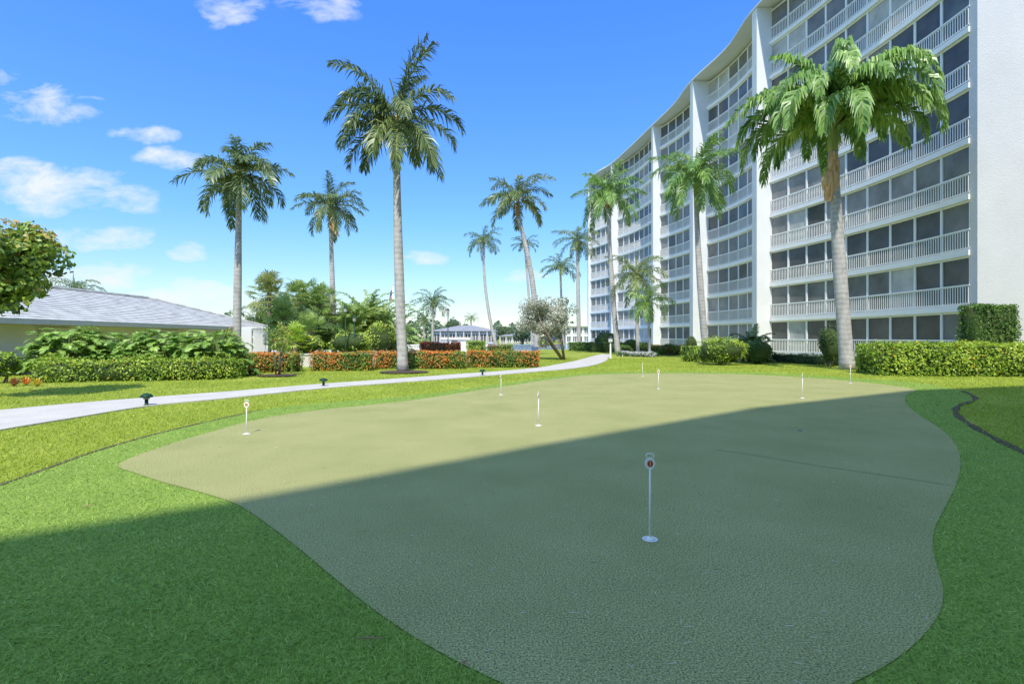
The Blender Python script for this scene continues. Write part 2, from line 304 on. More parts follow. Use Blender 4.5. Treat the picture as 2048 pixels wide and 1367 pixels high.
# ------------------------------------------------------------------ putting cup markers
def text_mesh(name,body,size,m,parent,loc,rotz):
    cu=bpy.data.curves.new('digit','FONT'); cu.body=body; cu.size=size; cu.extrude=.0008; cu.offset=size*.02; cu.align_x='CENTER'; cu.align_y='CENTER'
    t=bpy.data.objects.new('digit_tmp',cu); col.objects.link(t); bpy.context.view_layer.update()
    me=bpy.data.meshes.new_from_object(t.evaluated_get(bpy.context.evaluated_depsgraph_get())); bpy.data.objects.remove(t); bpy.data.curves.remove(cu)
    me.transform(Matrix.Translation(loc)@Matrix.Rotation(rotz,4,'Z')@Matrix.Rotation(math.pi/2,4,'X'))
    me.materials.clear(); return link(name,me,m,parent)
def marker(px,py,hgt,rz,label,digit=None):
    x,y=G(px,py); t=thing('putting_cup_marker',label,'golf flag',(x,y,.01),'numbered cup markers on the putting green')
    ux=np.array((math.cos(rz),math.sin(rz),0)); uy=np.array((-math.sin(rz),math.cos(rz),0)); c=np.array((x,y,0.))
    b=B(); b.tube([c+UP*.012,c+UP*(hgt-.11)],[.0075,.0065],10); b.build('pole',M_plast,t,True)
    b=B(); b.lathe([(.054,.0115),(.056,.016),(.051,.0165),(.049,.0135)],(x,y,0),24); b.build('cup_rim',M_plast,t)
    b=B(); b.lathe([(.0485,.0125),(.048,.0138)],(x,y,0),24); b.build('cup',M_hole,t)
    b=B(); b.lathe([(.024,.0142),(.021,.021),(.009,.030)],(x,y,0),16); b.build('pole_foot',M_plast,t)
    zc=hgt-.078; pts=[]
    for a in np.linspace(0,2*math.pi,28,endpoint=False): pts.append((.038*math.cos(a),.044*math.sin(a)))
    def plate(pp,y0,y1,mat,nm,par):
        bb=B(); n=len(pp); bb.v=[tuple(c+ux*p[0]+uy*y0+UP*(zc+p[1])) for p in pp]+[tuple(c+ux*p[0]+uy*y1+UP*(zc+p[1])) for p in pp]
        bb.f=[tuple(range(n)),tuple(range(n,2*n))[::-1]]+[(i,(i+1)%n,n+(i+1)%n,n+i) for i in range(n)]; bb.m=[0]*len(bb.f)
        return bb.build(nm,mat,par)
    pl=plate(pts,-.005,.005,M_plast,'number_plate',t)
    pr=[(.021*math.cos(a),.024*math.sin(a)) for a in np.linspace(0,2*math.pi,28,endpoint=False)]
    plate(pr,-.0075,-.0052,M_redp,'red_disc',pl); plate(pr,.0052,.0075,M_redp,'red_disc',pl)
    if digit:
        lo=c-uy*.009+UP*zc; text_mesh('digit',digit,.042,M_yelp,pl,Vector(lo),rz)
    loop=[(-.022,.036),(-.028,.054),(-.026,.067),(-.017,.072),(.017,.072),(.026,.067),(.028,.054),(.022,.036)]
    b=B(); b.tube([c+ux*a+UP*(zc+z) for a,z in loop],.004,8); b.build('handle',M_plast,t,True)
for a in ((1300,1081,.65,.0,'nearest white cup marker with red number one disc on the shaded green','1'),
    (493,869,.545,.1,'white cup marker alone near the left tip of the putting green','3'),
    (1077,852,.6,1.25,'white cup marker standing mid green just beyond the shadow edge',None),
    (1002,790,.56,1.0,'small white cup marker on the far left edge of the green',None),
    (1317,778,.58,.2,'small white cup marker with round plate near the back of the green',None),
    (1605,797,.63,.9,'white cup marker at the shadow line on the right of the green',None),
    (1701,767,.63,.3,'small white cup marker furthest right below the big palm',None),
    (1285,753,.55,1.1,'tiny white cup marker at the farthest edge of the green',None)): marker(*a)
x,y=G(1600,862)
t=thing('golf_cup','empty white golf cup sunk in the shaded green','golf cup',(x,y,.01)); b=B(); b.lathe([(.048,.0115),(.05,.013),(.044,.0135),(.043,.0125)],(x,y,0),24); b.build('cup_rim',M_noise('worn_plastic',[(.5,.49,.44),(.6,.58,.52)],8,.8),t); b=B(); b.lathe([(.0425,.0122),(.042,.0130)],(x,y,0),24); b.build('cup',M_dark,t)
# ------------------------------------------------------------------ apartment building
SD=(-.05,-.9987)
FH=2.79; Z0=.32; NF=10
bp=[(22.9,25),(20.9,40.5),(20.3,52),(18.65,63),(16.25,77),(13.5,86)]
npan=[9,7,7,9,6]; sag=[.7,.75,.6,.7,.35]; fprot=[1.1,1.5,.9,.95,.4]
apt=thing('apartment_building','ten storey white curved apartment building with railed glass balconies','apartment building',(21,50,0))
def bayp(k,t,off):
    p=np.array(bp[k]);q=np.array(bp[k+1]); d=q-p; n=np.array((d[1],-d[0])); n/=np.linalg.norm(n)
    return p+d*t+n*(sag[k]*4*t*(1-t)+off)
def arc(k,off,m=18): return [bayp(k,t,off) for t in np.linspace(0,1,m)]
def band2(b,A,C,z0,z1):
    for i in range(len(A)-1): b.hexa([(*A[i],z0),(*C[i],z0),(*C[i+1],z0),(*A[i+1],z0),(*A[i],z1),(*C[i],z1),(*C[i+1],z1),(*A[i+1],z1)])
def band(b,k,o0,o1,z0,z1,m=18): band2(b,arc(k,o0,m),arc(k,o1,m),z0,z1)
topz=Z0+NF*FH
poly=[]
for k in range(5): poly+=arc(k,.42,8)
poly+=[(28,92),(40,60),(42,26)]
b=B(); b.prism(poly[::-1],0,topz-.01); b.build('wall',W_stucco,apt)
b=B(); b.prism([(22.9,24.6),(29.2,24.6),(29.2,26.5),(23.3,26.5),(23.3,25.02),(22.9,25.02)],0,topz+.95); o=b.build('end_wall',W_end,apt); o['label']='plain white stucco end wall'
sh=28.8/math.tan(R(55)); so=np.array((SD[0]*sh,SD[1]*sh))
L=[(-16,-6.5),(-9,-0.2),(-3.84,3.75),(-2.47,4.65),(.54,7.1),(5.2,10.7),(11.5,14.3),(16,15.6),(22,16.5),(27,16.8)]
fr=[np.array(p)+so for p in L]
b=B(); b.prism([(29.2,26.5),(29.2,24.6)]+[tuple(p) for p in fr[::-1]]+[(-30,-32),(-20,-44),(45,-44),(45,26.5)],0,28.8); o=b.build('wing_wall',W_stucco,apt)
for k in range(5):
    q=bp[k+1]; w=.75
    b=B(); b.box(q[0]-fprot[k],q[1]-.05,0,q[0]+.5,q[1]+w,topz-.02); b.build('pilaster',W_stucco,apt)
edge=[]
for k in range(5):
    if k==0: edge.append(np.array(bp[0])-np.array((.7,.1)))
    edge.append(bayp(k,.5,-1.55)); q=bp[k+1]; edge.append(np.array((q[0]-fprot[k]-.1,q[1]+.2)))
ed=catmull(edge,8); dd=np.gradient(ed,axis=0); nn=np.stack([dd[:,1],-dd[:,0]],1); nn/=np.linalg.norm(nn,axis=1)[:,None]
b=B(); band2(b,ed,ed+nn*2.8,topz,topz+.12); band2(b,ed+nn*.2,ed+nn*2.8,topz+.12,topz+.3); b.build('roof_parapet',W_stucco,apt)
wins=[]
for k in range(5):
    for f in range(NF):
        z=Z0+FH*f
        b=B(); band(b,k,-.10,.41,z-.28,z); b.build('balcony_slab',W_white,apt)
        b=B(); band(b,k,-.05,-.005,z+1.0,z+1.07); band(b,k,-.045,-.01,z+.09,z+.14)
        Ln=np.linalg.norm(np.array(bp[k+1])-np.array(bp[k])); npk=int(Ln/.15)
        for i in range(npk):
            t=(i+.5)/npk; c=bayp(k,t,-.027); d=bayp(k,t+.002,-.027)-c; d/=np.linalg.norm(d); n=np.array((d[1],-d[0])); a=d*.021; e=n*.013
            b.hexa([(*(c-a-e),z+.14),(*(c+a-e),z+.14),(*(c+a+e),z+.14),(*(c-a+e),z+.14),(*(c-a-e),z+1.0),(*(c+a-e),z+1.0),(*(c+a+e),z+1.0),(*(c-a+e),z+1.0)])
        b.build('railing',W_white,apt)
        n=npan[k]
        gi=random.choice([0,0,1,1,2,4])
        for i in range(n):
            if random.random()<.45: gi=random.choice([0,0,1,1,2,2,3,4])
            t0,t1=i/n,(i+1)/n; c=bayp(k,(t0+t1)/2,.1); zc=z+1.3
            py=675-(zc-1.5)/c[1]*1000
            wins.append((c[1] if -60<py else 1e3+c[1],k,f,t0,t1,z,gi))
wins.sort(key=lambda w:w[0])
def winmesh(bp_,bf,w,fi=0):
    _,k,f,t0,t1,z,gi=w; A=bayp(k,t0,.11);C=bayp(k,t1,.11); z1=z+FH-.282; mi=gi if fi else 0
    bp_.face([(*A,z+.002),(*C,z+.002),(*C,z1),(*A,z1)],mi)
    d=C-A; l=np.linalg.norm(d); d/=l; n=np.array((-d[1],d[0]))
    def fb(s0,s1,za,zb,pr):
        p0=A+d*s0;p1=A+d*s1; q0=p0+n*pr;q1=p1+n*pr; r0=p0+n*.004; r1=p1+n*.004
        bf.hexa([(*q0,za),(*q1,za),(*r1,za),(*r0,za),(*q0,zb),(*q1,zb),(*r1,zb),(*r0,zb)],fi)
    fb(.002,.085,z+.004,z1-.002,.07); fb(l-.05,l-.002,z+.004,z1-.002,.062)
    fb(.085,l-.05,z1-.10,z1-.003,.06); fb(.085,l-.05,z+.98,z+1.06,.05); fb(.085,l-.05,z+.005,z+.09,.055)
for w in wins[:100]:
    a=B();c=B(); winmesh(a,c,w,0); o=a.build('window',GL[w[6]],apt); c.build('frame',W_white,o)
a=B()
for w in wins[100:]: winmesh(a,a,w,5)
o=a.build('window',GL+[W_white],apt); tag(o,'smaller far windows of the curved facade',kind='stuff')
# ------------------------------------------------------------------ low house at left
hs=thing('low_house','low off white house with pale tiled hip roof behind the philodendrons','house',(-24,28,0))
ev=[(-19.7,14),(-19.3,40.5),(-31,40.5),(-31,14)]; rg=[(-25.1,26.3),(-25.1,34.5)]; ze,zr=2.25,4.2
def slope(b,a0,a1,c0,c1,n=18,lip=.022):
    a0,a1,c0,c1=[np.array(p,float) for p in (a0,a1,c0,c1)]
    for i in range(n):
        s,e=i/n,(i+1)/n
        p0=a0+(c0-a0)*s+UP*lip;p1=a1+(c1-a1)*s+UP*lip;q0=a0+(c0-a0)*e;q1=a1+(c1-a1)*e
        b.face([p0,p1,q1,q0]); b.face([p0-UP*lip,p1-UP*lip,p1,p0])
E=[(*p,ze) for p in ev]; Rg=[(*p,zr) for p in rg]
b=B(); slope(b,E[0],E[1],Rg[0],Rg[1],18,.03); slope(b,E[2],E[3],Rg[1],Rg[0]); slope(b,E[1],E[2],Rg[1],Rg[1]); slope(b,E[3],E[0],Rg[0],Rg[0]); rf=b.build('roof',M_roof,hs)
b=B()
for p,q in ((Rg[0],Rg[1]),(E[1],Rg[1]),(E[0],Rg[0])):
    p=np.array(p);q=np.array(q); b.tube([p+UP*.06,q+UP*.06],.09,6)
b.build('ridge_tile',M_roof,rf)
b=B(); b.prism([(ev[i][0]+(.02 if i<2 else -.02),ev[i][1]+(-.02 if i in(0,3) else .02)) for i in range(4)],ze-.2,ze-.004); b.build('fascia',M_noise('grey_fascia',[(.58,.55,.52),(.66,.63,.6)],2,.6),hs)
b=B(); b.box(-30,15.2,0,-20.4,39.6,ze-.205); b.build('wall',W_beige,hs)
for y0 in (21.5,29,35.5):
    b=B(); b.box(-20.4,y0,.9,-20.36,y0+1.5,1.85); o=b.build('window',GL[3],hs)
    b=B(); b.box(-20.4,y0-.08,.82,-20.3,y0+1.58,.9); b.box(-20.4,y0-.08,1.85,-20.3,y0+1.58,1.93); b.box(-20.4,y0+.71,.9,-20.32,y0+.79,1.85); b.build('frame',W_white,o)
t=thing('lattice_screen','white garden wall panel with diagonal lattice at the house corner','screen',(-17.5,35,0))
DS=35.
x0,x1=X(466,DS),X(536,DS); xm=X(503,DS); hh_=Z(657,DS)
b=B(); b.box(x0,DS,0,xm,DS+.15,hh_); b.box(x0,DS,hh_,x1,DS+.15,hh_+.12); b.box(x1-.12,DS,0,x1,DS+.15,hh_); b.box(xm,DS+.2,0,x1,DS+.25,hh_); b.build('frame',W_stucco,t)
b=B(); xa,xb=xm+.01,x1-.13
for i in range(-14,12):
    for s in (1,-1):
        p=[]
        for u in np.linspace(0,hh_-.02,9):
            xx=xa+i*.12+ (u if s>0 else hh_-.02-u)*.7
            if xa<=xx<=xb: p.append((xx,DS+.06+s*.008,u))
        if len(p)>1: b.tube(p,.022,4)
b.build('lattice',W_white,t)
# ------------------------------------------------------------------ palms
def frond(q,bs,az,el,L,droop,nl=34,ll=.6,lw=.05,grav=.5,sweep=.6,plum=.25,mi=0,rmi=1,tone=.4,prof=1,pw=1.35,r0=.03):
    m=15; s=np.linspace(0,1,m); ang=np.maximum(el-droop*s**pw,R(-86)); ds=L/(m-1)
    h=np.concatenate([[0],np.cumsum(np.cos(ang[:-1])*ds)]); z=np.concatenate([[0],np.cumsum(np.sin(ang[:-1])*ds)])
    wob=rng.normal(0,.05)*L*s**2
    dh=np.array((math.cos(az),math.sin(az),0)); S=np.array((-dh[1],dh[0],0)); pts=np.asarray(bs)+h[:,None]*dh+z[:,None]*UP+wob[:,None]*S
    q.tube(pts,np.linspace(r0,r0*.15,m),3,rmi,.5)
    for sd in (-1,1):
        sl=np.linspace(.1,1,nl)+rng.normal(0,.006,nl); sl=np.clip(sl,0,1)
        p=np.stack([np.interp(sl,s,pts[:,i]) for i in range(3)],1); a=np.interp(sl,s,ang)
        T=np.cos(a)[:,None]*dh+np.sin(a)[:,None]*UP; N=-np.sin(a)[:,None]*dh+np.cos(a)[:,None]*UP
        sw=sweep+.5*sl+rng.normal(0,.1,nl); pl=rng.normal(.15,plum,nl)
        d=sd*S*np.cos(sw)[:,None]+T*np.sin(sw)[:,None]+N*pl[:,None]; d/=np.linalg.norm(d,axis=1)[:,None]
        ln=ll*np.sin(np.pi*np.clip(.14+.80*sl,0,1))**.6*rng.uniform(.8,1.15,nl)
        g=grav*rng.uniform(.7,1.3,nl)
        mid=p+d*(ln*.45)[:,None]; d1=d-UP*g[:,None]; d1/=np.linalg.norm(d1,axis=1)[:,None]; tip=mid+d1*(ln*.55)[:,None]
        w=T-d*np.sum(T*d,1)[:,None]; w/=np.linalg.norm(w,axis=1)[:,None]+1e-9; w=w*(lw/2)
        V=np.stack([p-w*.6,p+w*.6,mid+w,mid-w,tip+w*.15,tip-w*.15],1).reshape(-1,3)
        o=np.arange(nl)[:,None]*6; Fa=np.concatenate([o+np.array([0,1,2,3]),o+np.array([3,2,4,5])])
        rd=tone+rng.normal(0,.14,nl); q.add(V,Fa,np.concatenate([rd,rd+.06]),mi)
def palm(label,cx,cy,bx,D,spread,nf=16,bend=0,tw=.34,shaft=1.15,leaf=None,separate=True,custom=None,elr=(80,-15),drp=(60,118),ll=None,lw=.06,grav=.85,dry=None,dryshaft=False,group='tall royal palms round the lawn',name='palm_tree',nl=48,seed=1,plum=.3,tone=.45,pw=1.35,Lk=1.33):
    global rng; old=rng; rng=np.random.default_rng(seed)
    leaf=leaf or L_palm
    c=P(cx,cy,D); bs=np.array((X(bx,D),D,0.)); L=spread*D/F*Lk; ll=ll or L*.27
    lw=max(lw,L*.021)
    t=thing(name,label,'palm tree',bs,group)
    top=c-UP*shaft*.9; n=26; s=np.linspace(0,1,n)
    mid=(bs+top)/2+np.array((bend,0,0)); pth=((1-s)**2)[:,None]*bs+(2*s*(1-s))[:,None]*(mid*2-(bs+top)/2)+(s**2)[:,None]*top
    rad=tw/2*(1.0-.3*s+.12*np.sin(np.pi*np.clip(s*1.3,0,1))+.30*np.exp(-s*22))*(1+.012*np.sin(s*150))
    b=B(); b.tube(pth,rad,14); b.build('trunk',M_tr,t,True)
    b=B(); hs_=np.linspace(0,1,9); pp=[top+(c-top)*u for u in hs_]; b.tube(pp,[tw*.5*(.74+.12*math.sin(u*3.1)-.45*u**2) for u in hs_],12); b.build('crownshaft',M_shaftb if dryshaft else M_shaft,t,True)
    if custom: fr=custom
    else:
        fr=[]
        for i in range(nf):
            u=(i+.5)/nf; el=R(elr[0]+(elr[1]-elr[0])*u**.85+rng.normal(0,6)); fr.append((i*2.399+rng.normal(0,.2),el,R(rng.uniform(*drp))*(1-.25*u),rng.uniform(.85,1.1)))
    qa=Q()
    for (az,el,dr,ls) in fr:
        q=Q() if separate else qa
        frond(q,c+np.array((math.cos(az),math.sin(az),0))*tw*.2-UP*.1*shaft*rng.uniform(0,1.5),az,el,L*ls,dr,nl,ll,lw,grav,.55,plum,0,1,tone+rng.normal(0,.08),pw=pw,r0=.025+.01*L/3)
        if separate: q.build('frond',[leaf,M_rach],t)
    q=Q() if separate else qa
    frond(q,c,rng.uniform(0,6),R(84),L*.55,R(12),nl,ll*.3,lw*.8,.1,1.1,.1,0,1,.6)
    if separate: q.build('spear_leaf',[leaf,M_rach],t)
    else: qa.build('crown',[leaf,M_rach],t)
    if dry:
        dx,dz,dl,dw=dry; p0=c+np.array((dx*.4,-tw*.5,-shaft*dz)); b=B(); m=12
        for i in range(m-1):
            def rowp(i):
                u=i/(m-1); w=dw*(.25+.95*math.sin(.2+2.6*u)**1.2)*(.85+.15*math.sin(u*13)); cc=p0+np.array((dx*u+.05*math.sin(u*7),-.16*math.sin(u*3),-dl*u))
                return [cc+np.array((-w,.08+.05*math.sin(u*9),.05)),cc+np.array((-w*.35,-.09,0)),cc+np.array((w*.3,-.04,0)),cc+np.array((w*.85,.08,-.06))]
            A,C=rowp(i),rowp(i+1)
            for j in range(3): b.face([A[j],A[j+1],C[j+1],C[j]])
        b.build('dead_frond_sheath',M_dry,t,True)
    rng=old; return t
ra=R
cb=[(ra(20),ra(84),ra(32),1.33),(ra(60),ra(76),ra(50),1.1),(ra(-15),ra(78),ra(55),1.15),(ra(185),ra(66),ra(66),1.26),(ra(160),ra(52),ra(85),1.1),(ra(200),ra(28),ra(95),1.05),(ra(175),ra(8),ra(85),1.0),(ra(215),ra(-12),ra(65),1.0),(ra(195),ra(-28),ra(55),1.0),(ra(250),ra(-30),ra(55),.95),(ra(285),ra(-35),ra(55),1.1),(ra(320),ra(-22),ra(65),1.15),(ra(345),ra(-32),ra(55),1.15),(ra(-8),ra(4),ra(85),1.05),(ra(10),ra(30),ra(95),1.05),(ra(-20),ra(48),ra(100),1.0),(ra(100),ra(35),ra(90),.9),(ra(130),ra(20),ra(90),.9),(ra(80),ra(0),ra(80),.9),(ra(290),ra(20),ra(100),.9),(ra(230),ra(10),ra(95),.95),(ra(150),ra(-25),ra(55),.9),(ra(225),ra(45),ra(105),.9),(ra(50),ra(-15),ra(70),.95)]
palm('tallest royal palm rising from a mulch ring in mid lawn',793,232,806,22.0,104,custom=cb,bend=-.05,tw=.42,shaft=1.5,dryshaft=True,seed=3,nl=66,lw=.058,grav=1.0,ll=.85,tone=.46)
palm('royal palm at left rising behind the low white roofed house',478,342,473,28,82,nf=24,tw=.42,shaft=1.5,seed=5,elr=(80,-45),nl=54,drp=(65,120),tone=.46)
palm('slim palm with one dry frond hanging beneath its crown',661,408,669,40,56,nf=22,tw=.42,shaft=1.3,seed=6,dry=(.45,.85,1.5,.36),elr=(80,-40),tone=.52)
palm('leaning palm with curved trunk and brown crownshaft behind the silvery tree',1036,392,1073,39,59,nf=22,bend=.45,tw=.44,shaft=1.8,seed=17,dryshaft=True,elr=(82,-32),tone=.54)
palm('thin distant palm leaning left over the waterside houses',967,478,994,68,33,nf=20,bend=-.5,tw=.42,shaft=1.2,seed=8,separate=False,nl=28,elr=(75,-40))
palm('small distant palm crown just behind the leaning palm trunk',1050,487,1066,75,24,nf=16,bend=0,tw=.38,shaft=1.0,seed=9,separate=False,nl=26)
palm('palm in front of the far left end of the apartment building',1155,478,1158,60,38,nf=20,tw=.5,shaft=1.5,seed=10,separate=False,nl=32,tone=.52,elr=(75,-35))
palm('short distant palm left of the building end with its base hidden',1121,535,1126,72,34,nf=19,tw=.42,shaft=1.2,seed=11,separate=False,nl=28)
palm('straight royal palm standing before the third bay of the building',1216,385,1236,45,57,nf=23,bend=-.1,tw=.46,shaft=1.6,seed=12,elr=(82,-42),tone=.5,leaf=L_bright,dryshaft=True)
palm('royal palm with pale trunk before the second bay of the building',1392,345,1413,34,72,nf=24,bend=-.1,tw=.44,shaft=1.6,seed=13,elr=(84,-42),leaf=L_bright,tone=.48)
ck=[]
for i in range(42):
    u=i/41
    if i<10: ck.append((i*2.399+.9,ra(86-2.0*i+3*math.sin(i*7)),ra(105+6*i),1.0))
    else: ck.append((i*2.399+.3,ra(78-46*u+5*math.sin(i*7)),ra(138+22*math.sin(i*3.3)),.9+.22*(.5+.5*math.sin(i*5.1))))
palm('big drooping palm with an orange dry sheath in front of the right balconies',1666,246,1695,23.5,150,custom=ck,bend=-.05,tw=.58,shaft=1.5,leaf=L_bright,seed=14,dry=(-.28,.98,2.3,.40),ll=1.0,lw=.052,grav=2.2,nl=76,plum=.25,tone=.52,pw=1.35,Lk=1.42)
palm('small shaggy palm in the bed below the building, the taller of two',1272,545,1276,44,54,nf=20,tw=.3,shaft=.6,seed=15,separate=False,nl=30,group='young palms in the bed by the building',tone=.6,elr=(75,-45),ll=.75)
palm('small bright palm in the bed below the building, the shorter of two',1296,600,1299,40,42,nf=18,tw=.2,shaft=.5,seed=16,separate=False,nl=28,group='young palms in the bed by the building',leaf=L_bright,tone=.65,elr=(75,-45),ll=.6)
palm('distant palm beside the hanging flag above the pool',866,605,864,75,34,nf=20,tw=.45,shaft=.9,seed=18,separate=False,nl=28,group='distant palms beyond the pool')
palm('low distant palm left of the grey roofed house',848,640,850,80,19,nf=14,tw=.4,shaft=.7,seed=19,separate=False,nl=20,group='distant palms beyond the pool')
palm('tiny palm directly above the grey roofed waterside house',942,636,943,125,13,nf=16,tw=.5,shaft=.9,seed=20,separate=False,nl=16,group='distant palms beyond the pool')
palm('palm crown showing over the ridge of the low house',148,578,150,52,44,nf=22,tw=.4,shaft=.8,seed=21,separate=False,nl=28,group='palms beyond the low house',elr=(60,-30))
palm('tiny palm top at the end of the low white roof',478,625,478,75,16,nf=14,tw=.4,shaft=.6,seed=22,separate=False,nl=18,group='palms beyond the low house')
def fan(q,c,az,el,Rr,n=16,mi=0,tone=.45):
    dh=np.array((math.cos(az),math.sin(az),0)); T=math.cos(el)*dh+math.sin(el)*UP; S=np.array((-dh[1],dh[0],0)); N=np.cross(T,S)
    a=np.linspace(-1.9,1.9,n)+rng.normal(0,.04,n); d=np.cos(a)[:,None]*T+np.sin(a)[:,None]*S+.15*N; ln=Rr*(.7+.3*np.cos(a*.6))*rng.uniform(.85,1.1,n)
    p=np.repeat(np.asarray(c)[None],n,0); mid=p+d*(ln*.6)[:,None]; d1=d-UP*.55; tip=mid+d1*(ln*.4)[:,None]
    w=np.cross(d,N); w/=np.linalg.norm(w,axis=1)[:,None]; w=w*(Rr*.06)
    V=np.stack([p-w*.2,p+w*.2,mid+w,mid-w,tip+w*.12,tip-w*.12],1).reshape(-1,3); o=np.arange(n)[:,None]*6
    rd=tone+rng.normal(0,.15,n); q.add(V,np.concatenate([o+np.array([0,1,2,3]),o+np.array([3,2,4,5])]),np.concatenate([rd,rd+.08]),mi)
def fanpalm(label,px,ytop,D,rpx,leaf,nl=34,Rr=.8,group='fan palms behind the hedges'):
    bs=np.array((X(px,D),D,0)); c=P(px,ytop+rpx,D); t=thing('fan_palm',label,'fan palm',bs,group)
    b=B(); b.tube([bs,(bs+c)/2+np.array((.05,0,0)),c],[.16,.13,.12],8); b.build('trunk',M_bark,t,True)
    q=Q(); rr=rpx*D/F
    for i in range(nl):
        u=(i+.5)/nl; az=i*2.399; el=R(88-150*u); d=np.array((math.cos(az)*math.cos(el),math.sin(az)*math.cos(el),math.sin(el))); e=c+d*rr*rng.uniform(.3,.95)
        q.tube([c,e],[.02,.012],3,1); fan(q,e,az,el+rng.normal(.2,.5),Rr*rng.uniform(.65,1.1),14,0,.62-.25*u+rng.normal(0,.14))
    q.build('crown',[leaf,M_rach],t)
for a in (('tall fan palm with tan crown left of the thicket',538,544,36,46,L_yel,48,.8),('fan palm beside the slim palm, green crowned',598,556,37,46,L_pale,48,.8),('fan palm at right edge of the thicket against slim palm trunk',640,568,39,42,L_pale,44,.8),('lower fan palm in front of the tan crowned one',566,592,34,44,L_pale,46,.75),('low fan palm near the pool steps, half hidden by hedge',622,618,31,46,L_pale,46,.75),('low fan palm beside the small bare shrub',590,648,28,38,L_lime,36,.55)): fanpalm(*a)
def clumppalm(label,px,D,hpx,rpx,leaf,n=22,group=None,tone=.45,name='clumping_palm',ll=.5,elr=(88,25),drp=(50,110)):
    bs=np.array((X(px,D),D,0)); t=thing(name,label,'palm',bs,group); q=Q(); L=hpx*D/F*1.15
    st=B()
    for i in range(n):
        az=i*2.399; o=bs+np.array((math.cos(az*1.7),math.sin(az*1.7),0))*rpx*D/F*.22*rng.uniform(0,1); zz=L*rng.uniform(.02,.45)
        if i<7: st.tube([o,o+UP*zz],[.05,.04],6)
        frond(q,o+UP*zz,az,R(rng.uniform(elr[1],elr[0])),L*rng.uniform(.5,.75),R(rng.uniform(*drp)),30,ll,.10,.5,.6,.15,0,1,tone+rng.normal(0,.1))
    st.build('stem',M_bark,t); q.build('crown',[leaf,M_rach],t)
G1='clumping palms behind the pool hedges'
clumppalm('feathery clumping palm right of the slim palm trunk',702,38,116,66,L_pale,58,G1,.5,ll=.62)
clumppalm('arching pale green clumping palm left of the flagpole',742,40,128,74,L_pale,62,G1,.62,ll=.65)
clumppalm('clumping palm against the flagpole, darkest of the three',778,42,108,54,L_bright,44,G1,.6,ll=.6)
clumppalm('dark spiky pygmy palm at the foot of the building between two palms',1502,31,72,60,L_palm,38,None,.52,'pygmy_palm',.35,(85,0),(50,100))
# ------------------------------------------------------------------ hedges and shrubs
def hedge(label,p,q,w,h,leaf,size=.08,dens=420,flow=None,ff=0.,group=None,name='hedge',cat='hedge',rough=.06,fsize=None):
    p=np.array((p[0],p[1],0.));q_=np.array((q[0],q[1],0.)); d=q_-p; l=np.linalg.norm(d); d/=l; n=np.array((-d[1],d[0],0))
    t=thing(name,label,cat,(p+q_)/2,group); Qq=Q()
    areas=[l*h,l*h,w*h,w*h,l*w]; At=sum(areas); N=int(At*dens); pick=rng.choice(5,N,p=np.array(areas)/At); u=rng.uniform(0,1,N); v=rng.uniform(0,1,N)
    pp=np.zeros((N,3)); nn=np.zeros((N,3))
    for k in range(5):
        s=pick==k; uu=u[s][:,None];vv=v[s][:,None]
        if k==0: pp[s]=p-n*w/2+d*l*uu+UP*h*vv; nn[s]=-n
        if k==1: pp[s]=p+n*w/2+d*l*uu+UP*h*vv; nn[s]=n
        if k==2: pp[s]=p+n*w*(uu-.5)+UP*h*vv; nn[s]=-d
        if k==3: pp[s]=q_+n*w*(uu-.5)+UP*h*vv; nn[s]=d
        if k==4: pp[s]=p+d*l*uu+n*w*(vv-.5)+UP*h; nn[s]=UP
    lf=np.sin(pp[:,0]*2.9+pp[:,2]*3)+np.sin(pp[:,1]*3.3+1+pp[:,0]*1.1)
    top=np.clip(pp[:,2]/h,0,1); corner=top**6*.06
    pp=pp+nn*(lf*rough*.6+rng.normal(0,rough*.6,N)-corner)[:,None]; pp[:,2]=np.clip(pp[:,2],.02,None)
    nn=nn+UP*.35
    fm=np.zeros(N,bool)
    if ff>0:
        cl=np.sin(pp[:,0]*7+pp[:,2]*5)*np.sin(pp[:,1]*6+pp[:,2]*8+2)+.8*np.sin(pp[:,0]*2.3+1.2*pp[:,1]); pr=np.clip(ff*(1+1.1*cl)*(.5+.8*top),0,1); fm=rng.uniform(0,1,N)<pr
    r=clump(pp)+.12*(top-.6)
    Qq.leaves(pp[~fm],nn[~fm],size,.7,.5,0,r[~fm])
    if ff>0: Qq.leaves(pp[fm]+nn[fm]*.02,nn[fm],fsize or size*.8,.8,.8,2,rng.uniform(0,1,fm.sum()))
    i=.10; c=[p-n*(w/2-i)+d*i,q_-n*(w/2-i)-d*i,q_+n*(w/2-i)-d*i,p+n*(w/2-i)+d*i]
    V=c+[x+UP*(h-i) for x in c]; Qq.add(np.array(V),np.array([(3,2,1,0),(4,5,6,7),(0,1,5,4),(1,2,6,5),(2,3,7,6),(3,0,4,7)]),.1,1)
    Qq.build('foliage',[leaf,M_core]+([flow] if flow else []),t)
    b=B()
    for k in range(max(2,int(l/1.2))):
        o=p+d*(l*(k+.5)/max(2,int(l/1.2))); b.tube([o,o+UP*h*.6],[.03,.02],5)
    b.build('stem',M_bark,t)
    return t
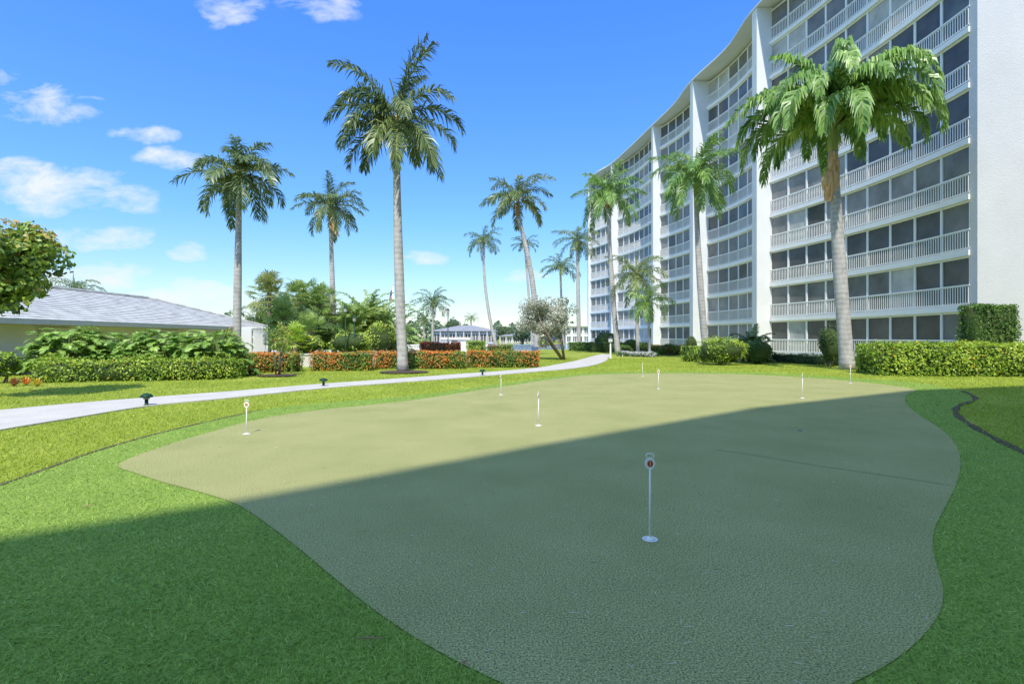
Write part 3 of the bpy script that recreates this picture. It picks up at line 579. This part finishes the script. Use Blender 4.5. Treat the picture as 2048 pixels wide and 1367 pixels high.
def bush(label,c,rad,leaf,size=.1,n=2500,K=16,lr=.42,flow=None,ff=0,group=None,name='shrub',cat='shrub',core=.72,trunk=None,aspect=.5,spread=.8,stems=3,fsize=None):
    c=np.array(c,float); rad=np.array(rad,float)
    t=thing(name,label,cat,(c[0],c[1],0),group); q=Q()
    dirs=rng.normal(0,1,(K,3)); dirs/=np.linalg.norm(dirs,axis=1)[:,None]; lc=c+dirs*rad*(1-lr)*rng.uniform(.75,1.05,(K,1)); lrd=rad*lr*rng.uniform(.75,1.25,(K,1))
    if core==0: lc=c+dirs*rad*(1-lr)*rng.uniform(.45,1.1,(K,1))
    k=rng.integers(0,K,n); dd=rng.normal(0,1,(n,3)); dd/=np.linalg.norm(dd,axis=1)[:,None]
    pp=lc[k]+dd*lrd[k]*rng.uniform(.72,1.08,(n,1)); pp[:,2]=np.maximum(pp[:,2],.03)
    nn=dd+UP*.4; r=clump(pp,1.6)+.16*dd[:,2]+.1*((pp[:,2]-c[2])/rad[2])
    fm=rng.uniform(0,1,n)<ff
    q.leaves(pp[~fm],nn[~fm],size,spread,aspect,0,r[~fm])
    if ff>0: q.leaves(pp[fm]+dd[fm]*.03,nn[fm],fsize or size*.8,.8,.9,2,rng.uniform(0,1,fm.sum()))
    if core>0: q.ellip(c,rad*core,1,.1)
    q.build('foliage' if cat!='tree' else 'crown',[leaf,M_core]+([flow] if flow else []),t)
    b=B()
    for i in range(stems):
        a=i*2.1; e=c+np.array((math.cos(a),math.sin(a),0))*rad*.45; o=np.array((c[0]+.12*math.cos(a),c[1]+.12*math.sin(a),0)) if trunk is None else np.array((trunk[0]+.08*math.cos(a),trunk[1]+.08*math.sin(a),0))
        tr=.035 if trunk is None else trunk[2]; mid=(o+e)/2+np.array((rng.normal(0,.12),rng.normal(0,.12),0)); b.tube([o,mid,e],[tr,tr*.75,tr*.35],7)
    b.build('stem' if cat!='tree' else 'trunk',M_bark,t,True); return t
def gx(px,D): return (X(px,D),D)
OH='orange flowering box hedges along the pool'
hedge('orange flowering box hedge at the left, beside the philodendrons',gx(488,22),gx(596,22),1.1,.84,L_ixora,.085,480,L_orange,.34,OH)
hedge('orange flowering box hedge directly left of the tallest palm',gx(630,23),gx(744,23),1.1,.83,L_ixora,.085,480,L_orange,.4,OH)
hedge('orange flowering box hedge directly right of the tallest palm',gx(757,24.5),gx(929,24.5),1.1,.83,L_ixora,.085,480,L_orange,.42,OH)
hedge('orange flowering box hedge furthest right, ending at the path',gx(938,25.6),gx(1078,25.6),1.1,.83,L_ixora,.085,450,L_orange,.36,OH)
hedge('dark red croton hedge behind the orange hedges',gx(842,31),gx(920,31),.9,1.22,L_croton,.12,300,None,0,None)
hedge('yellow green clipped hedge right of the red croton',gx(934,33),gx(970,33),.8,1.3,L_lime,.1,300)
hedge('green clipped hedge beside the pool wall with reddish tips',gx(975,36),gx(1025,36),.9,1.0,L_ixora,.1,300,L_red,.12)
hedge('long lime ixora hedge with a few yellow blooms at right',gx(1735,20.6),(X(2048,19.6)+3.2,19.4),1.7,1.25,L_lime,.11,430,L_yfl,.025,None,rough=.09)
hedge('tall clipped square hedge against the white end wall',gx(1936,22.8),gx(2016,22.8),1.1,3.0,L_shrub,.11,360,rough=.08)
hedge('low dark hedge along the ground floor railings',gx(1548,31),gx(1722,25.5),.8,.55,L_dark,.09,300)
hedge('low mixed hedge left of the round lime shrubs',gx(1372,32),gx(1402,31),1.0,1.0,L_lime,.1,300)
hedge('dark green hedge row at the foot of the building behind flowers',gx(1180,52),gx(1300,50),1.4,1.05,L_dark,.13,200)
hedge('red flowering low hedge before the dark hedge row',gx(1300,45),gx(1368,43),1.0,.85,L_shrub,.12,220,L_red,.12)
hedge('far clipped hedge at the end of the path',gx(1140,58),gx(1182,57),1.2,1.0,L_shrub,.14,180)
hedge('white and pink flower bed beside the path end',gx(1240,41),gx(1310,39),1.2,.38,L_shrub,.1,280,L_white,.45,None,'flower_bed','flower bed')
hedge('lime clipped hedge in front of the philodendrons',gx(84,17.0),gx(470,18.4),1.0,.74,L_lime,.085,480,L_yfl,.03,None,rough=.13)
bush('large round lime green shrub, left one of the pair on the lawn',(X(1444,27.5),27.5,.8),(1.6,1.2,.88),L_lime,.1,4600,22,.36)
bush('round dark green shrub tucked right behind the lime one',(X(1515,28.5),28.5,.75),(1.0,.9,.85),L_shrub,.1,2400,18,.36)
bush('small lime shrub left of the large round one',(X(1410,29.5),29.5,.6),(.55,.5,.6),L_lime,.1,1000,12,.4)
bush('dark round shrub standing left of the big drooping palm trunk',(X(1661,25.5),25.5,1.15),(.68,.65,1.1),L_dark,.1,2400,16,.36)
bush('dark upright shrub against the building wall by the second pilaster',(X(1383,46),46,.9),(.62,.6,.95),L_dark,.12,1200,12,.4)
bush('spreading dark shrub near the foot of the far bays',(X(1213,53),53,1.1),(1.7,1.2,1.25),L_dark,.16,1500,14,.4)
bush('rounded shrub between far hedge and young palms',(X(1262,48),48,.8),(1.0,.8,.75),L_shrub,.14,900,12,.4)
bush('red flowering shrub below the young palms',(X(1337,42),42,.6),(.9,.6,.5),L_shrub,.12,900,12,.4,L_red,.15)
bush('small shrub beside the path lamp',(X(1252,45),45,.5),(.7,.5,.45),L_shrub,.12,600,10,.4)
bush('silvery grey leaved small tree with crooked trunk by the path',(X(1092,34),34,2.8),(2.3,1.9,1.9),L_silver,.15,12500,60,.22,None,0,None,'silver_tree','tree',0,(X(1126,34),34,.09),.5,1.0,7)
bush('broad leaved tree with reddish tinged leaves cut by the left frame edge',(X(-24,12),12,3.4),(1.52,1.4,1.45),L_grape,.17,9500,60,.27,None,0,None,'broadleaf_tree','tree',0,(X(-170,12),12,.10),.55,.8,4)
def philo(label,px,D,hpx,wpx,n,group='philodendrons before the low house'):
    bs=np.array((X(px,D),D,0)); t=thing('philodendron',label,'shrub',bs,group); q=Q(); hh=hpx*D/F; ww=wpx*D/F/2
    for i in range(n):
        az=rng.uniform(0,6.283); u=rng.uniform(0,1)**.6; z=hh*math.sqrt(max(.05,1-u*u))*rng.uniform(.5,1.0); o=bs+np.array((math.cos(az)*ww*u,math.sin(az)*ww*.7*u,0))
        e=o+np.array((math.cos(az)*.15,math.sin(az)*.15,z)); q.tube([bs+np.array((math.cos(az),math.sin(az),0))*ww*u*.4,(o+e)/2,e],[.02,.016,.01],3,1)
        frond(q,e,az+rng.normal(0,.5),R(rng.uniform(-5,50)),rng.uniform(.38,.62),R(rng.uniform(40,90)),12,.22,.062,.3,.45,.12,0,1,.57+.2*(z/hh-.5)+rng.normal(0,.15),r0=.012)
    q.build('foliage',[L_philo,M_rach],t); b=B(); b.tube([bs,bs+UP*hh*.5],[.12,.08],7); b.build('stem',M_bark,t)
philo('big split leaf philodendron nearest the house wall at far left',140,19.0,98,130,260)
philo('big split leaf philodendron between two others before the roof',250,19.8,84,150,260)
philo('bright split leaf philodendron at right above the lime hedge',345,19.6,92,140,260)
philo('split leaf philodendron at the right end beside the orange hedge',425,19.4,86,120,220)
bush('reddish tipped tall shrub between the philodendron and the lattice',(X(452,24),24,1.3),(.7,.65,.75),L_grape,.12,1500,16,.36,L_red,.06,None,'shrub','shrub',.5)
bush('lime green shrub at the left edge before the shaded wall',(X(5,16.5),16.5,.65),(.6,.5,.42),L_lime,.12,900,12,.4)
bush('dark shrub by the house wall behind the patio chair',(X(40,20),20,.4),(.8,.5,.4),L_dark,.12,800,12,.4)
bush('thin upright shrub with sparse foliage in its own mulch ring',(X(556,19.6),19.6,1.45),(.62,.55,.75),L_ixora,.09,900,18,.32,L_red,.05,None,'young_tree','tree',0,(X(556,19.6),19.6,.03),.5,.9,4)
for i,(px,D,lab) in enumerate(((28,15.4,'red and orange bromeliad at the left end of the lime hedge'),(52,15.7,'orange bromeliad second from the left edge'),(74,15.3,'yellow tipped bromeliad touching the lime hedge'),(500,20.4,'small red bromeliad at the corner of the orange hedge'))):
    t=thing('bromeliad',lab,'plant',(X(px,D),D,0),'bromeliads along the bed edge'); q=Q(); bs=np.array((X(px,D),D,.03))
    for k in range(22):
        az=k*2.399; el=R(80-60*k/22); d=np.array((math.cos(az)*math.cos(el),math.sin(az)*math.cos(el),math.sin(el))); S=np.array((-math.sin(az),math.cos(az),0))*.022; L_=.34; m=bs+d*L_*.6; e=m+(d-UP*.6)*L_*.35
        q.add([bs-S,bs+S,m+S,m-S,e+S*.2,e-S*.2],[(0,1,2,3),(3,2,4,5)],rng.uniform(0,1))
    q.build('leaves',[[L_croton,L_orange,L_yfl,L_croton][i]],t); b=B(); b.tube([bs-UP*.03,bs+UP*.1],[.03,.015],6); b.build('stem',M_bark,t)
for (px,D,cy,rx,rz,lf,lab) in ((700,29,685,50,26,L_lime,'lime shrub behind the orange hedge beneath clumping palms'),(760,32,676,36,34,L_lime,'lime shrub left of the tallest palm trunk near the pool'),(655,32,672,34,36,L_shrub,'green shrub below the slim palm'),(572,31,676,34,34,L_lime,'lime shrub below the fan palms'),(612,29,690,40,22,L_lime,'low lime shrub between the first two orange hedges'),(820,50,680,20,14,L_dark,'small dark shrub right of the tallest palm trunk far back')):
    bush(lab,(X(px,D),D,Z(cy,D)),(rx*D/F,rx*D/F*.7,rz*D/F),lf,.13,1900,16,.38,L_yfl if lf is L_lime else None,.05 if lf is L_lime else 0,'shrubs behind the pool hedges')
for (px,D,cy,rx,rz,lab) in ((560,42,632,50,50,'tall narrow leaved thicket plant behind the tan fan palm'),(632,43,622,48,54,'tall narrow leaved thicket plant behind the slim palm'),(728,45,640,64,46,'wide narrow leaved thicket plant behind the clumping palms')):
    bush(lab,(X(px,D),D,Z(cy,D)),(rx*D/F,rx*D/F*.7,rz*D/F),L_pale,.55,3000,40,.24,None,0,'thicket plants behind the palms','thicket_plant','shrub',.5,None,.13,1.0)
for (px,D,cy,rx,rz,lab) in ((505,60,650,26,22,'grey green tree past the end of the white roof'),(815,120,668,20,16,'round far tree left of the grey roofed house'),(1010,130,664,26,16,'far tree right of the grey roofed house'),(1045,110,668,24,15,'far tree behind the silvery tree'),(1125,140,664,20,14,'far tree by the white waterside house'),(905,150,652,20,12,'far tree rising behind the grey roof')):
    bush(lab,(X(px,D),D,Z(cy,D)),(rx*D/F,rx*D/F*.8,rz*D/F*1.2),L_far,.5 if D>100 else .25,900,14,.4,None,0,'far trees across the water','far_tree','tree',.6,(X(px,D),D,.15))
q=Q(); n=7000; pxs=rng.uniform(420,1200,n); Dd=rng.uniform(165,200,n); hh=(6+2*np.sin(pxs*.031)+1.5*np.sin(pxs*.083+1)+1.2*np.sin(pxs*.21))*rng.uniform(0,1,n)**.7
pp=np.stack([(pxs-1024)*Dd/F,Dd,hh],1); q.leaves(pp,np.tile(np.array((0,-.6,.6)),(n,1)),1.5,.7,.6)
tag(q.build('far_wood',[L_far]),'low far tree line along the opposite shore','trees',kind='stuff')
# ------------------------------------------------------------------ pool surrounds and far houses
t=thing('pool_wall','cream low garden wall behind the orange hedges','wall',(X(690,25.6),25.6,0))
b=B(); b.box(X(600,25.6),25.6,0,X(752,25.6),25.85,.62); b.build('wall_panel',W_cream,t); b=B(); b.box(X(598,25.6),25.55,.62,X(754,25.6),25.9,.68); b.build('coping',W_cream,t)
t=thing('pool_balustrade','white low balustrade along the far side of the pool deck','balustrade',(X(930,48),48,0))
b=B(); x0,x1=X(790,48),X(1078,48); b.box(x0,48,.72,x1,48.2,.84); b.box(x0,48.02,.05,x1,48.18,.15)
for i in range(90):
    xx=x0+(x1-x0)*(i+.5)/90; b.box(xx-.05,48.06,.15,xx+.05,48.14,.72)
b.build('balusters',W_white,t)
t=thing('pool_cabana','small white flat roofed pool hut behind the croton hedge','pool hut',(X(912,52),52,0))
b=B(); b.box(X(885,52),52,0,X(938,52),54,1.35); b.build('wall',W_white,t); b=B(); b.box(X(882,52),51.8,1.35,X(941,52),54.2,1.5); b.build('roof',W_white,t); b=B(); b.box(X(903,52),51.96,.02,X(915,52),51.99,1.2); b.build('door',GL[1],t)
def farhouse(label,pxa,pxb,ye,yr,D,wall,roofm,nb,floors=1,dp=10,flat=False):
    x0,x1=X(pxa,D),X(pxb,D); ze_,zr_=Z(ye,D),Z(yr,D); t=thing('waterside_house',label,'house',((x0+x1)/2,D,0))
    b=B(); b.box(x0,D,0,x1,D+dp,ze_); b.build('wall',wall,t)
    if flat: b=B(); b.box(x0-.4,D-.8,ze_,x1+.4,D+dp+.4,zr_); b.build('roof',roofm,t)
    else:
        o=.7; E=[(x0-o,D-o,ze_),(x1+o,D-o,ze_),(x1+o,D+dp+o,ze_),(x0-o,D+dp+o,ze_)]; h=min(dp/2,(x1-x0)/2-.5); r0,r1=(x0+h,D+dp/2,zr_),(x1-h,D+dp/2,zr_)
        b=B(); slope(b,E[0],E[1],r0,r1,8,.06); slope(b,E[2],E[3],r1,r0,8,.06); slope(b,E[1],E[2],r1,r1,8,.06); slope(b,E[3],E[0],r0,r0,8,.06); b.face(E[::-1]); b.build('roof',roofm,t)
    fh=ze_/floors
    for f in range(floors):
        for i in range(nb):
            u0=x0+(x1-x0)*(i+.2)/nb; u1=x0+(x1-x0)*(i+.8)/nb; b=B(); b.box(u0,D-.06,f*fh+fh*.2,u1,D-.01,f*fh+fh*.8); o=b.build('window',GL[(i+f)%2],t)
            b=B(); b.box(u0-.12,D-.16,f*fh+fh*.8,u1+.12,D-.005,f*fh+fh*.86); b.box(u0-.12,D-.16,f*fh+fh*.14,u1+.12,D-.005,f*fh+fh*.2); b.box((u0+u1)/2-.05,D-.1,f*fh+fh*.2,(u0+u1)/2+.05,D-.062,f*fh+fh*.8); b.build('frame',W_white,o)
    if not flat:
        for i in range(nb+1):
            xx=x0+(x1-x0)*i/nb; b=B(); b.lathe([(.22,0),(.16,.1),(.14,ze_-.3),(.2,ze_-.02)],(xx,D-.45,0),8); b.build('column',W_cream,t)
farhouse('cream waterside house with grey hip roof and columns',866,990,662,649,100,W_cream,M_greyroof,8)
farhouse('white two storey modern house across the water with glass front',1132,1178,652,647,135,W_white,W_white,4,2,12,True)
farhouse('low white house across the water left of the silvery tree',1000,1062,672,666,125,W_white,M_greyroof,5)
t=thing('boat_dock','small wooden dock with pilings and blue canopy by the water','dock',(X(1100,75),75,0))
b=B(); b.box(X(1078,75),74,.25,X(1122,75),76,.4); b.build('deck',M_rope,t)
for px in (1080,1092,1104,1118):
    b=B(); b.tube([(X(px,73.9),73.9,-.2),(X(px,73.9),73.9,1.3)],.12,7); b.build('piling',M_rope,t)
b=B(); b.hexa([(X(1088,75),74.2,1.15),(X(1114,75),74.2,1.15),(X(1114,75),76.2,1.15),(X(1088,75),76.2,1.15),(X(1092,75),74.8,1.55),(X(1110,75),74.8,1.55),(X(1110,75),75.6,1.55),(X(1092,75),75.6,1.55)]); b.build('canopy',M_noise('navy_canvas',[(.02,.03,.07),(.03,.05,.1)],3,.8),t)
# ------------------------------------------------------------------ lamps, flag, bollard lights, chair
def lamppost(label,px,D,ytop):
    x=X(px,D); z=Z(ytop,D); t=thing('lamp_post',label,'lamp post',(x,D,0),'green lamp posts by the pool')
    b=B(); b.lathe([(.11,0),(.11,.12),(.06,.3),(.04,.5),(.032,z-.34)],(x,D,0),10); b.build('pole',M_gpaint,t,True)
    b=B(); b.lathe([(.04,z-.34),(.09,z-.28),(.105,z-.08)],(x,D,0),8); b.build('lantern',M_glass('lamp_glass',(.4,.4,.36),.3),t)
    b=B(); b.lathe([(.14,z-.08),(.10,z-.02),(.02,z+.05)],(x,D,0),8); b.build('cap',M_gpaint,t)
lamppost('green lamp post nearest the slim palm, left of a pair',691,28,613); lamppost('green lamp post second of the pair beside the slim palm',709,28.5,632); lamppost('green lamp post left of the croton hedge',862,42,640); lamppost('green lamp post behind the croton hedge',896,40,618)
def bollard(label,px,py,h):
    x,y=G(px,py); t=thing('path_light',label,'path light',(x,y,0),'green mushroom lights along the path')
    b=B(); b.lathe([(.06,0),(.06,.03),(.035,.05),(.035,h*.55)],(x,y,0),12); b.build('post',M_gpaint,t,True)
    b=B(); b.lathe([(.06,h*.55),(.065,h*.72)],(x,y,0),12); b.build('lens',M_glass('lens_glass',(.25,.25,.2),.3),t)
    b=B(); b.lathe([(.12,h*.68),(.125,h*.75),(.10,h*.88),(.04,h*.97),(.015,h)],(x,y,0),16); b.build('shade',M_gpaint,t,True)
bollard('green mushroom path light nearest, on the left lawn strip',293,812,.29); bollard('green mushroom path light in the middle of the row along the path',647,773,.27); bollard('green mushroom path light farthest, right of the tallest palm',965,751,.26)
x,y=gx(1221,36); t=thing('garden_lamp','white post lamp where the path bends by the building','lamp post',(x,y,0))
b=B(); b.lathe([(.09,0),(.09,.06),(.05,.1),(.045,1.15)],(x,y,0),10); b.build('pole',W_white,t,True); b=B(); b.lathe([(.09,1.15),(.16,1.22),(.16,1.45),(.1,1.52)],(x,y,0),10); b.build('lantern',M_glass('white_lamp',(.6,.6,.58),.3),t); b=B(); b.lathe([(.2,1.47),(.13,1.56),(.02,1.63)],(x,y,0),10); b.build('cap',M_dkmetal,t)
x,y=gx(786,46); zt=Z(570,46); t=thing('flagpole','white flagpole behind the tallest palm with hanging striped flag','flagpole',(x,y,0))
b=B(); b.tube([(x,y,0),(x,y,zt)],[.07,.04],10); b.build('pole',W_white,t,True); b=B(); b.lathe([(.02,0),(.08,.05),(.08,.1),(.02,.16)],(x,y,zt),10); b.build('finial',M_yelp,t)
M_fr=M_noise('flag_red',[(.45,.03,.04),(.5,.05,.05)],4,.8); M_fb=M_noise('flag_blue',[(.02,.03,.12),(.03,.05,.16)],4,.8)
fo=thing('flag','limp red white and blue striped flag hanging from the white flagpole','flag',(x-.1,y,zt-1))
b=B(); nS=13
for i in range(nS):
    for j in range(6):
        def fp(i,j):
            u=j/6; v=i/nS; return (x-.08-.42*u*(.6+.4*v)-.05*math.sin(v*5+u*3),y+.10*math.sin(u*12+v*2),zt-.25-v*1.0-u*1.0)
        mi=2 if (i<7 and j<3) else i%2
        b.face([fp(i,j),fp(i,j+1),fp(i+1,j+1),fp(i+1,j)],mi)
b.build('cloth',[M_fr,W_white,M_fb],fo)
x,y=gx(92,19.5); t=thing('patio_chair','dark patio chair half hidden beside the house wall','chair',(x,y,0))
b=B(); b.box(x-.28,y-.26,.4,x+.28,y+.26,.46); b.build('seat',M_dkmetal,t); b=B(); b.hexa([(x-.28,y+.22,.46),(x+.28,y+.22,.46),(x+.28,y+.27,.46),(x-.28,y+.27,.46),(x-.28,y+.34,.95),(x+.28,y+.34,.95),(x+.28,y+.39,.95),(x-.28,y+.39,.95)]); b.build('backrest',M_dkmetal,t)
for sx in(-.25,.25):
    for sy in(-.23,.23): b=B(); b.tube([(x+sx,y+sy,0),(x+sx,y+sy,.41)],.022,6); b.build('leg',M_dkmetal,t)
x,y=gx(1070,30.5); t=thing('pool_sign','small blue grey notice board on a post by the path','sign',(x,y,0)); b=B(); b.tube([(x,y,0),(x,y,.9)],.03,6); b.build('post',M_dkmetal,t); b=B(); b.box(x-.22,y-.05,.45,x+.22,y-.035,.95); b.build('board',M_noise('sign_blue',[(.06,.10,.2),(.1,.15,.26)],4,.5),t)
# ------------------------------------------------------------------ sky, sun, camera
EL=R(55); sdir=np.array((*SD,0)); sdir=sdir/np.linalg.norm(sdir)*math.cos(EL)+UP*math.sin(EL)
w=bpy.data.worlds.new('World'); sc.world=w; w.use_nodes=True; nt=w.node_tree; bg=nt.nodes['Background']; bg.inputs['Strength'].default_value=.15
sky=nt.nodes.new('ShaderNodeTexSky'); sky.sky_type='NISHITA'; sky.sun_disc=False; sky.sun_elevation=EL; sky.sun_rotation=math.atan2(sdir[0],sdir[1]); sky.air_density=1.0; sky.dust_density=.3; sky.ozone_density=2.5
def mth(op,a,b=None,c=None,clamp=False):
    n=nt.nodes.new('ShaderNodeMath'); n.operation=op; n.use_clamp=clamp
    for i,v in enumerate((a,b,c)):
        if v is None: continue
        if isinstance(v,(int,float)): n.inputs[i].default_value=v
        else: nt.links.new(v,n.inputs[i])
    return n.outputs[0]
def vm(op,a,b=None,c=None,out=0):
    n=nt.nodes.new('ShaderNodeVectorMath'); n.operation=op
    for i,v in enumerate((a,b,c)):
        if v is None: continue
        if isinstance(v,tuple): n.inputs[i].default_value=v
        else: nt.links.new(v,n.inputs[i])
    return n.outputs[out]
tc=nt.nodes.new('ShaderNodeTexCoord'); sp=nt.nodes.new('ShaderNodeSeparateXYZ'); nt.links.new(tc.outputs['Generated'],sp.inputs[0])
gr_=ramp(nt,[(0,.25,.25,.255),(.09,.245,.28,.295),(.22,.195,.305,.385),(.40,.18,.33,.54),(.56,.17,.345,.68),(.8,.45,.65,.75)])
nt.links.new(sp.outputs[2],gr_.inputs[0])
skyc=vm('MULTIPLY',vm('MULTIPLY',sky.outputs[0],gr_.outputs[0]),(3.9,3.9,3.9))
yy=mth('MAXIMUM',sp.outputs[1],.08); u=mth('DIVIDE',sp.outputs[0],yy); v=mth('DIVIDE',sp.outputs[2],yy)
cx=nt.nodes.new('ShaderNodeCombineXYZ'); nt.links.new(u,cx.inputs[0]); nt.links.new(v,cx.inputs[1]); uv=cx.outputs[0]
nz=nt.nodes.new('ShaderNodeTexNoise'); nz.inputs['Scale'].default_value=9; nz.inputs['Detail'].default_value=8; nz.inputs['Roughness'].default_value=.62; nz.inputs['Distortion'].default_value=.3; nt.links.new(vm('MULTIPLY',uv,(1,2,1)),nz.inputs['Vector'])
clouds=[(100,208,150,55,.8),(130,378,225,65,1.0),(20,350,110,45,.95),(250,405,110,30,.8),(200,476,150,36,1.05),(378,503,60,32,1.05),(335,317,90,32,.95),(460,10,85,65,.9),(650,5,110,50,.85),(392,572,70,28,1.1),(415,598,110,40,1.15),(210,552,160,36,1.1),(100,562,100,34,1.05),(320,600,100,34,1.1),(520,615,90,28,.95),(850,516,65,20,.9),(1055,552,70,20,1.0),(920,620,85,20,1.05),(290,270,110,24,.75),(10,150,55,32,.8),(720,622,110,24,.95),(1000,620,80,20,.9)]
tot=None
for (px,py,rx,ry,s) in clouds:
    ax,ay=1000/rx,1000/ry; ux_,vy_=(px-1024)/1000,(675-py)/1000
    d=vm('MULTIPLY_ADD',uv,(ax,ay,0),(-ux_*ax,-vy_*ay,0)); d2=vm('DOT_PRODUCT',d,d,out=1)
    ww=mth('MULTIPLY_ADD',d2,-s,s); tot=ww if tot is None else mth('MAXIMUM',tot,ww)
tot=mth('MAXIMUM',tot,0.0)
front=mth('GREATER_THAN',sp.outputs[1],.1)
den=mth('MULTIPLY',mth('MULTIPLY',mth('SUBTRACT',mth('ADD',tot,mth('MULTIPLY',mth('SUBTRACT',nz.outputs['Fac'],.5),2.9)),.42),1.15,clamp=True),front)
den=mth('MULTIPLY',den,mth('MULTIPLY',tot,2.5,clamp=True),clamp=True)
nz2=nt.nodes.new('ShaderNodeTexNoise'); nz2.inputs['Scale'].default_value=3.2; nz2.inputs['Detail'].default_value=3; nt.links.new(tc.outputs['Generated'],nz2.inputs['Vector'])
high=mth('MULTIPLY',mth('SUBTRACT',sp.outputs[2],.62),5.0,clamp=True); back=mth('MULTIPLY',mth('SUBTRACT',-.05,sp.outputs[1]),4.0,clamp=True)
fill_cloud=mth('MULTIPLY',mth('MAXIMUM',high,back),mth('MULTIPLY',mth('SUBTRACT',nz2.outputs['Fac'],.46),5.0,clamp=True))  # unseen cloud overhead and behind the camera, added to brighten the shaded ground
fac=mth('MAXIMUM',mth('MULTIPLY',den,.92),mth('MULTIPLY',fill_cloud,.6))
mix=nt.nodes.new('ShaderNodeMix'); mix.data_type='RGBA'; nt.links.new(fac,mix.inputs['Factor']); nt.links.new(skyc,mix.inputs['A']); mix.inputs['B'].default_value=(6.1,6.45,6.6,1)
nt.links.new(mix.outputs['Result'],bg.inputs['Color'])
sl=bpy.data.lights.new('sun','SUN'); sl.energy=5.0; sl.angle=R(.5); sl.color=(1,.96,.86); so_=bpy.data.objects.new('sun',sl); col.objects.link(so_); so_.rotation_euler=Vector(-sdir).to_track_quat('-Z','Y').to_euler(); so_.location=(0,-10,40)
cam=bpy.data.cameras.new('camera'); co=bpy.data.objects.new('camera',cam); col.objects.link(co); co.location=(0,0,H); co.rotation_euler=(math.pi/2,0,0); cam.sensor_width=36; cam.lens=F/2048*36; cam.shift_y=-8.5/2048; cam.clip_end=4000; cam.clip_start=.05
sc.camera=co
sc.view_settings.view_transform='Standard'; sc.view_settings.look='None'; sc.view_settings.exposure=0
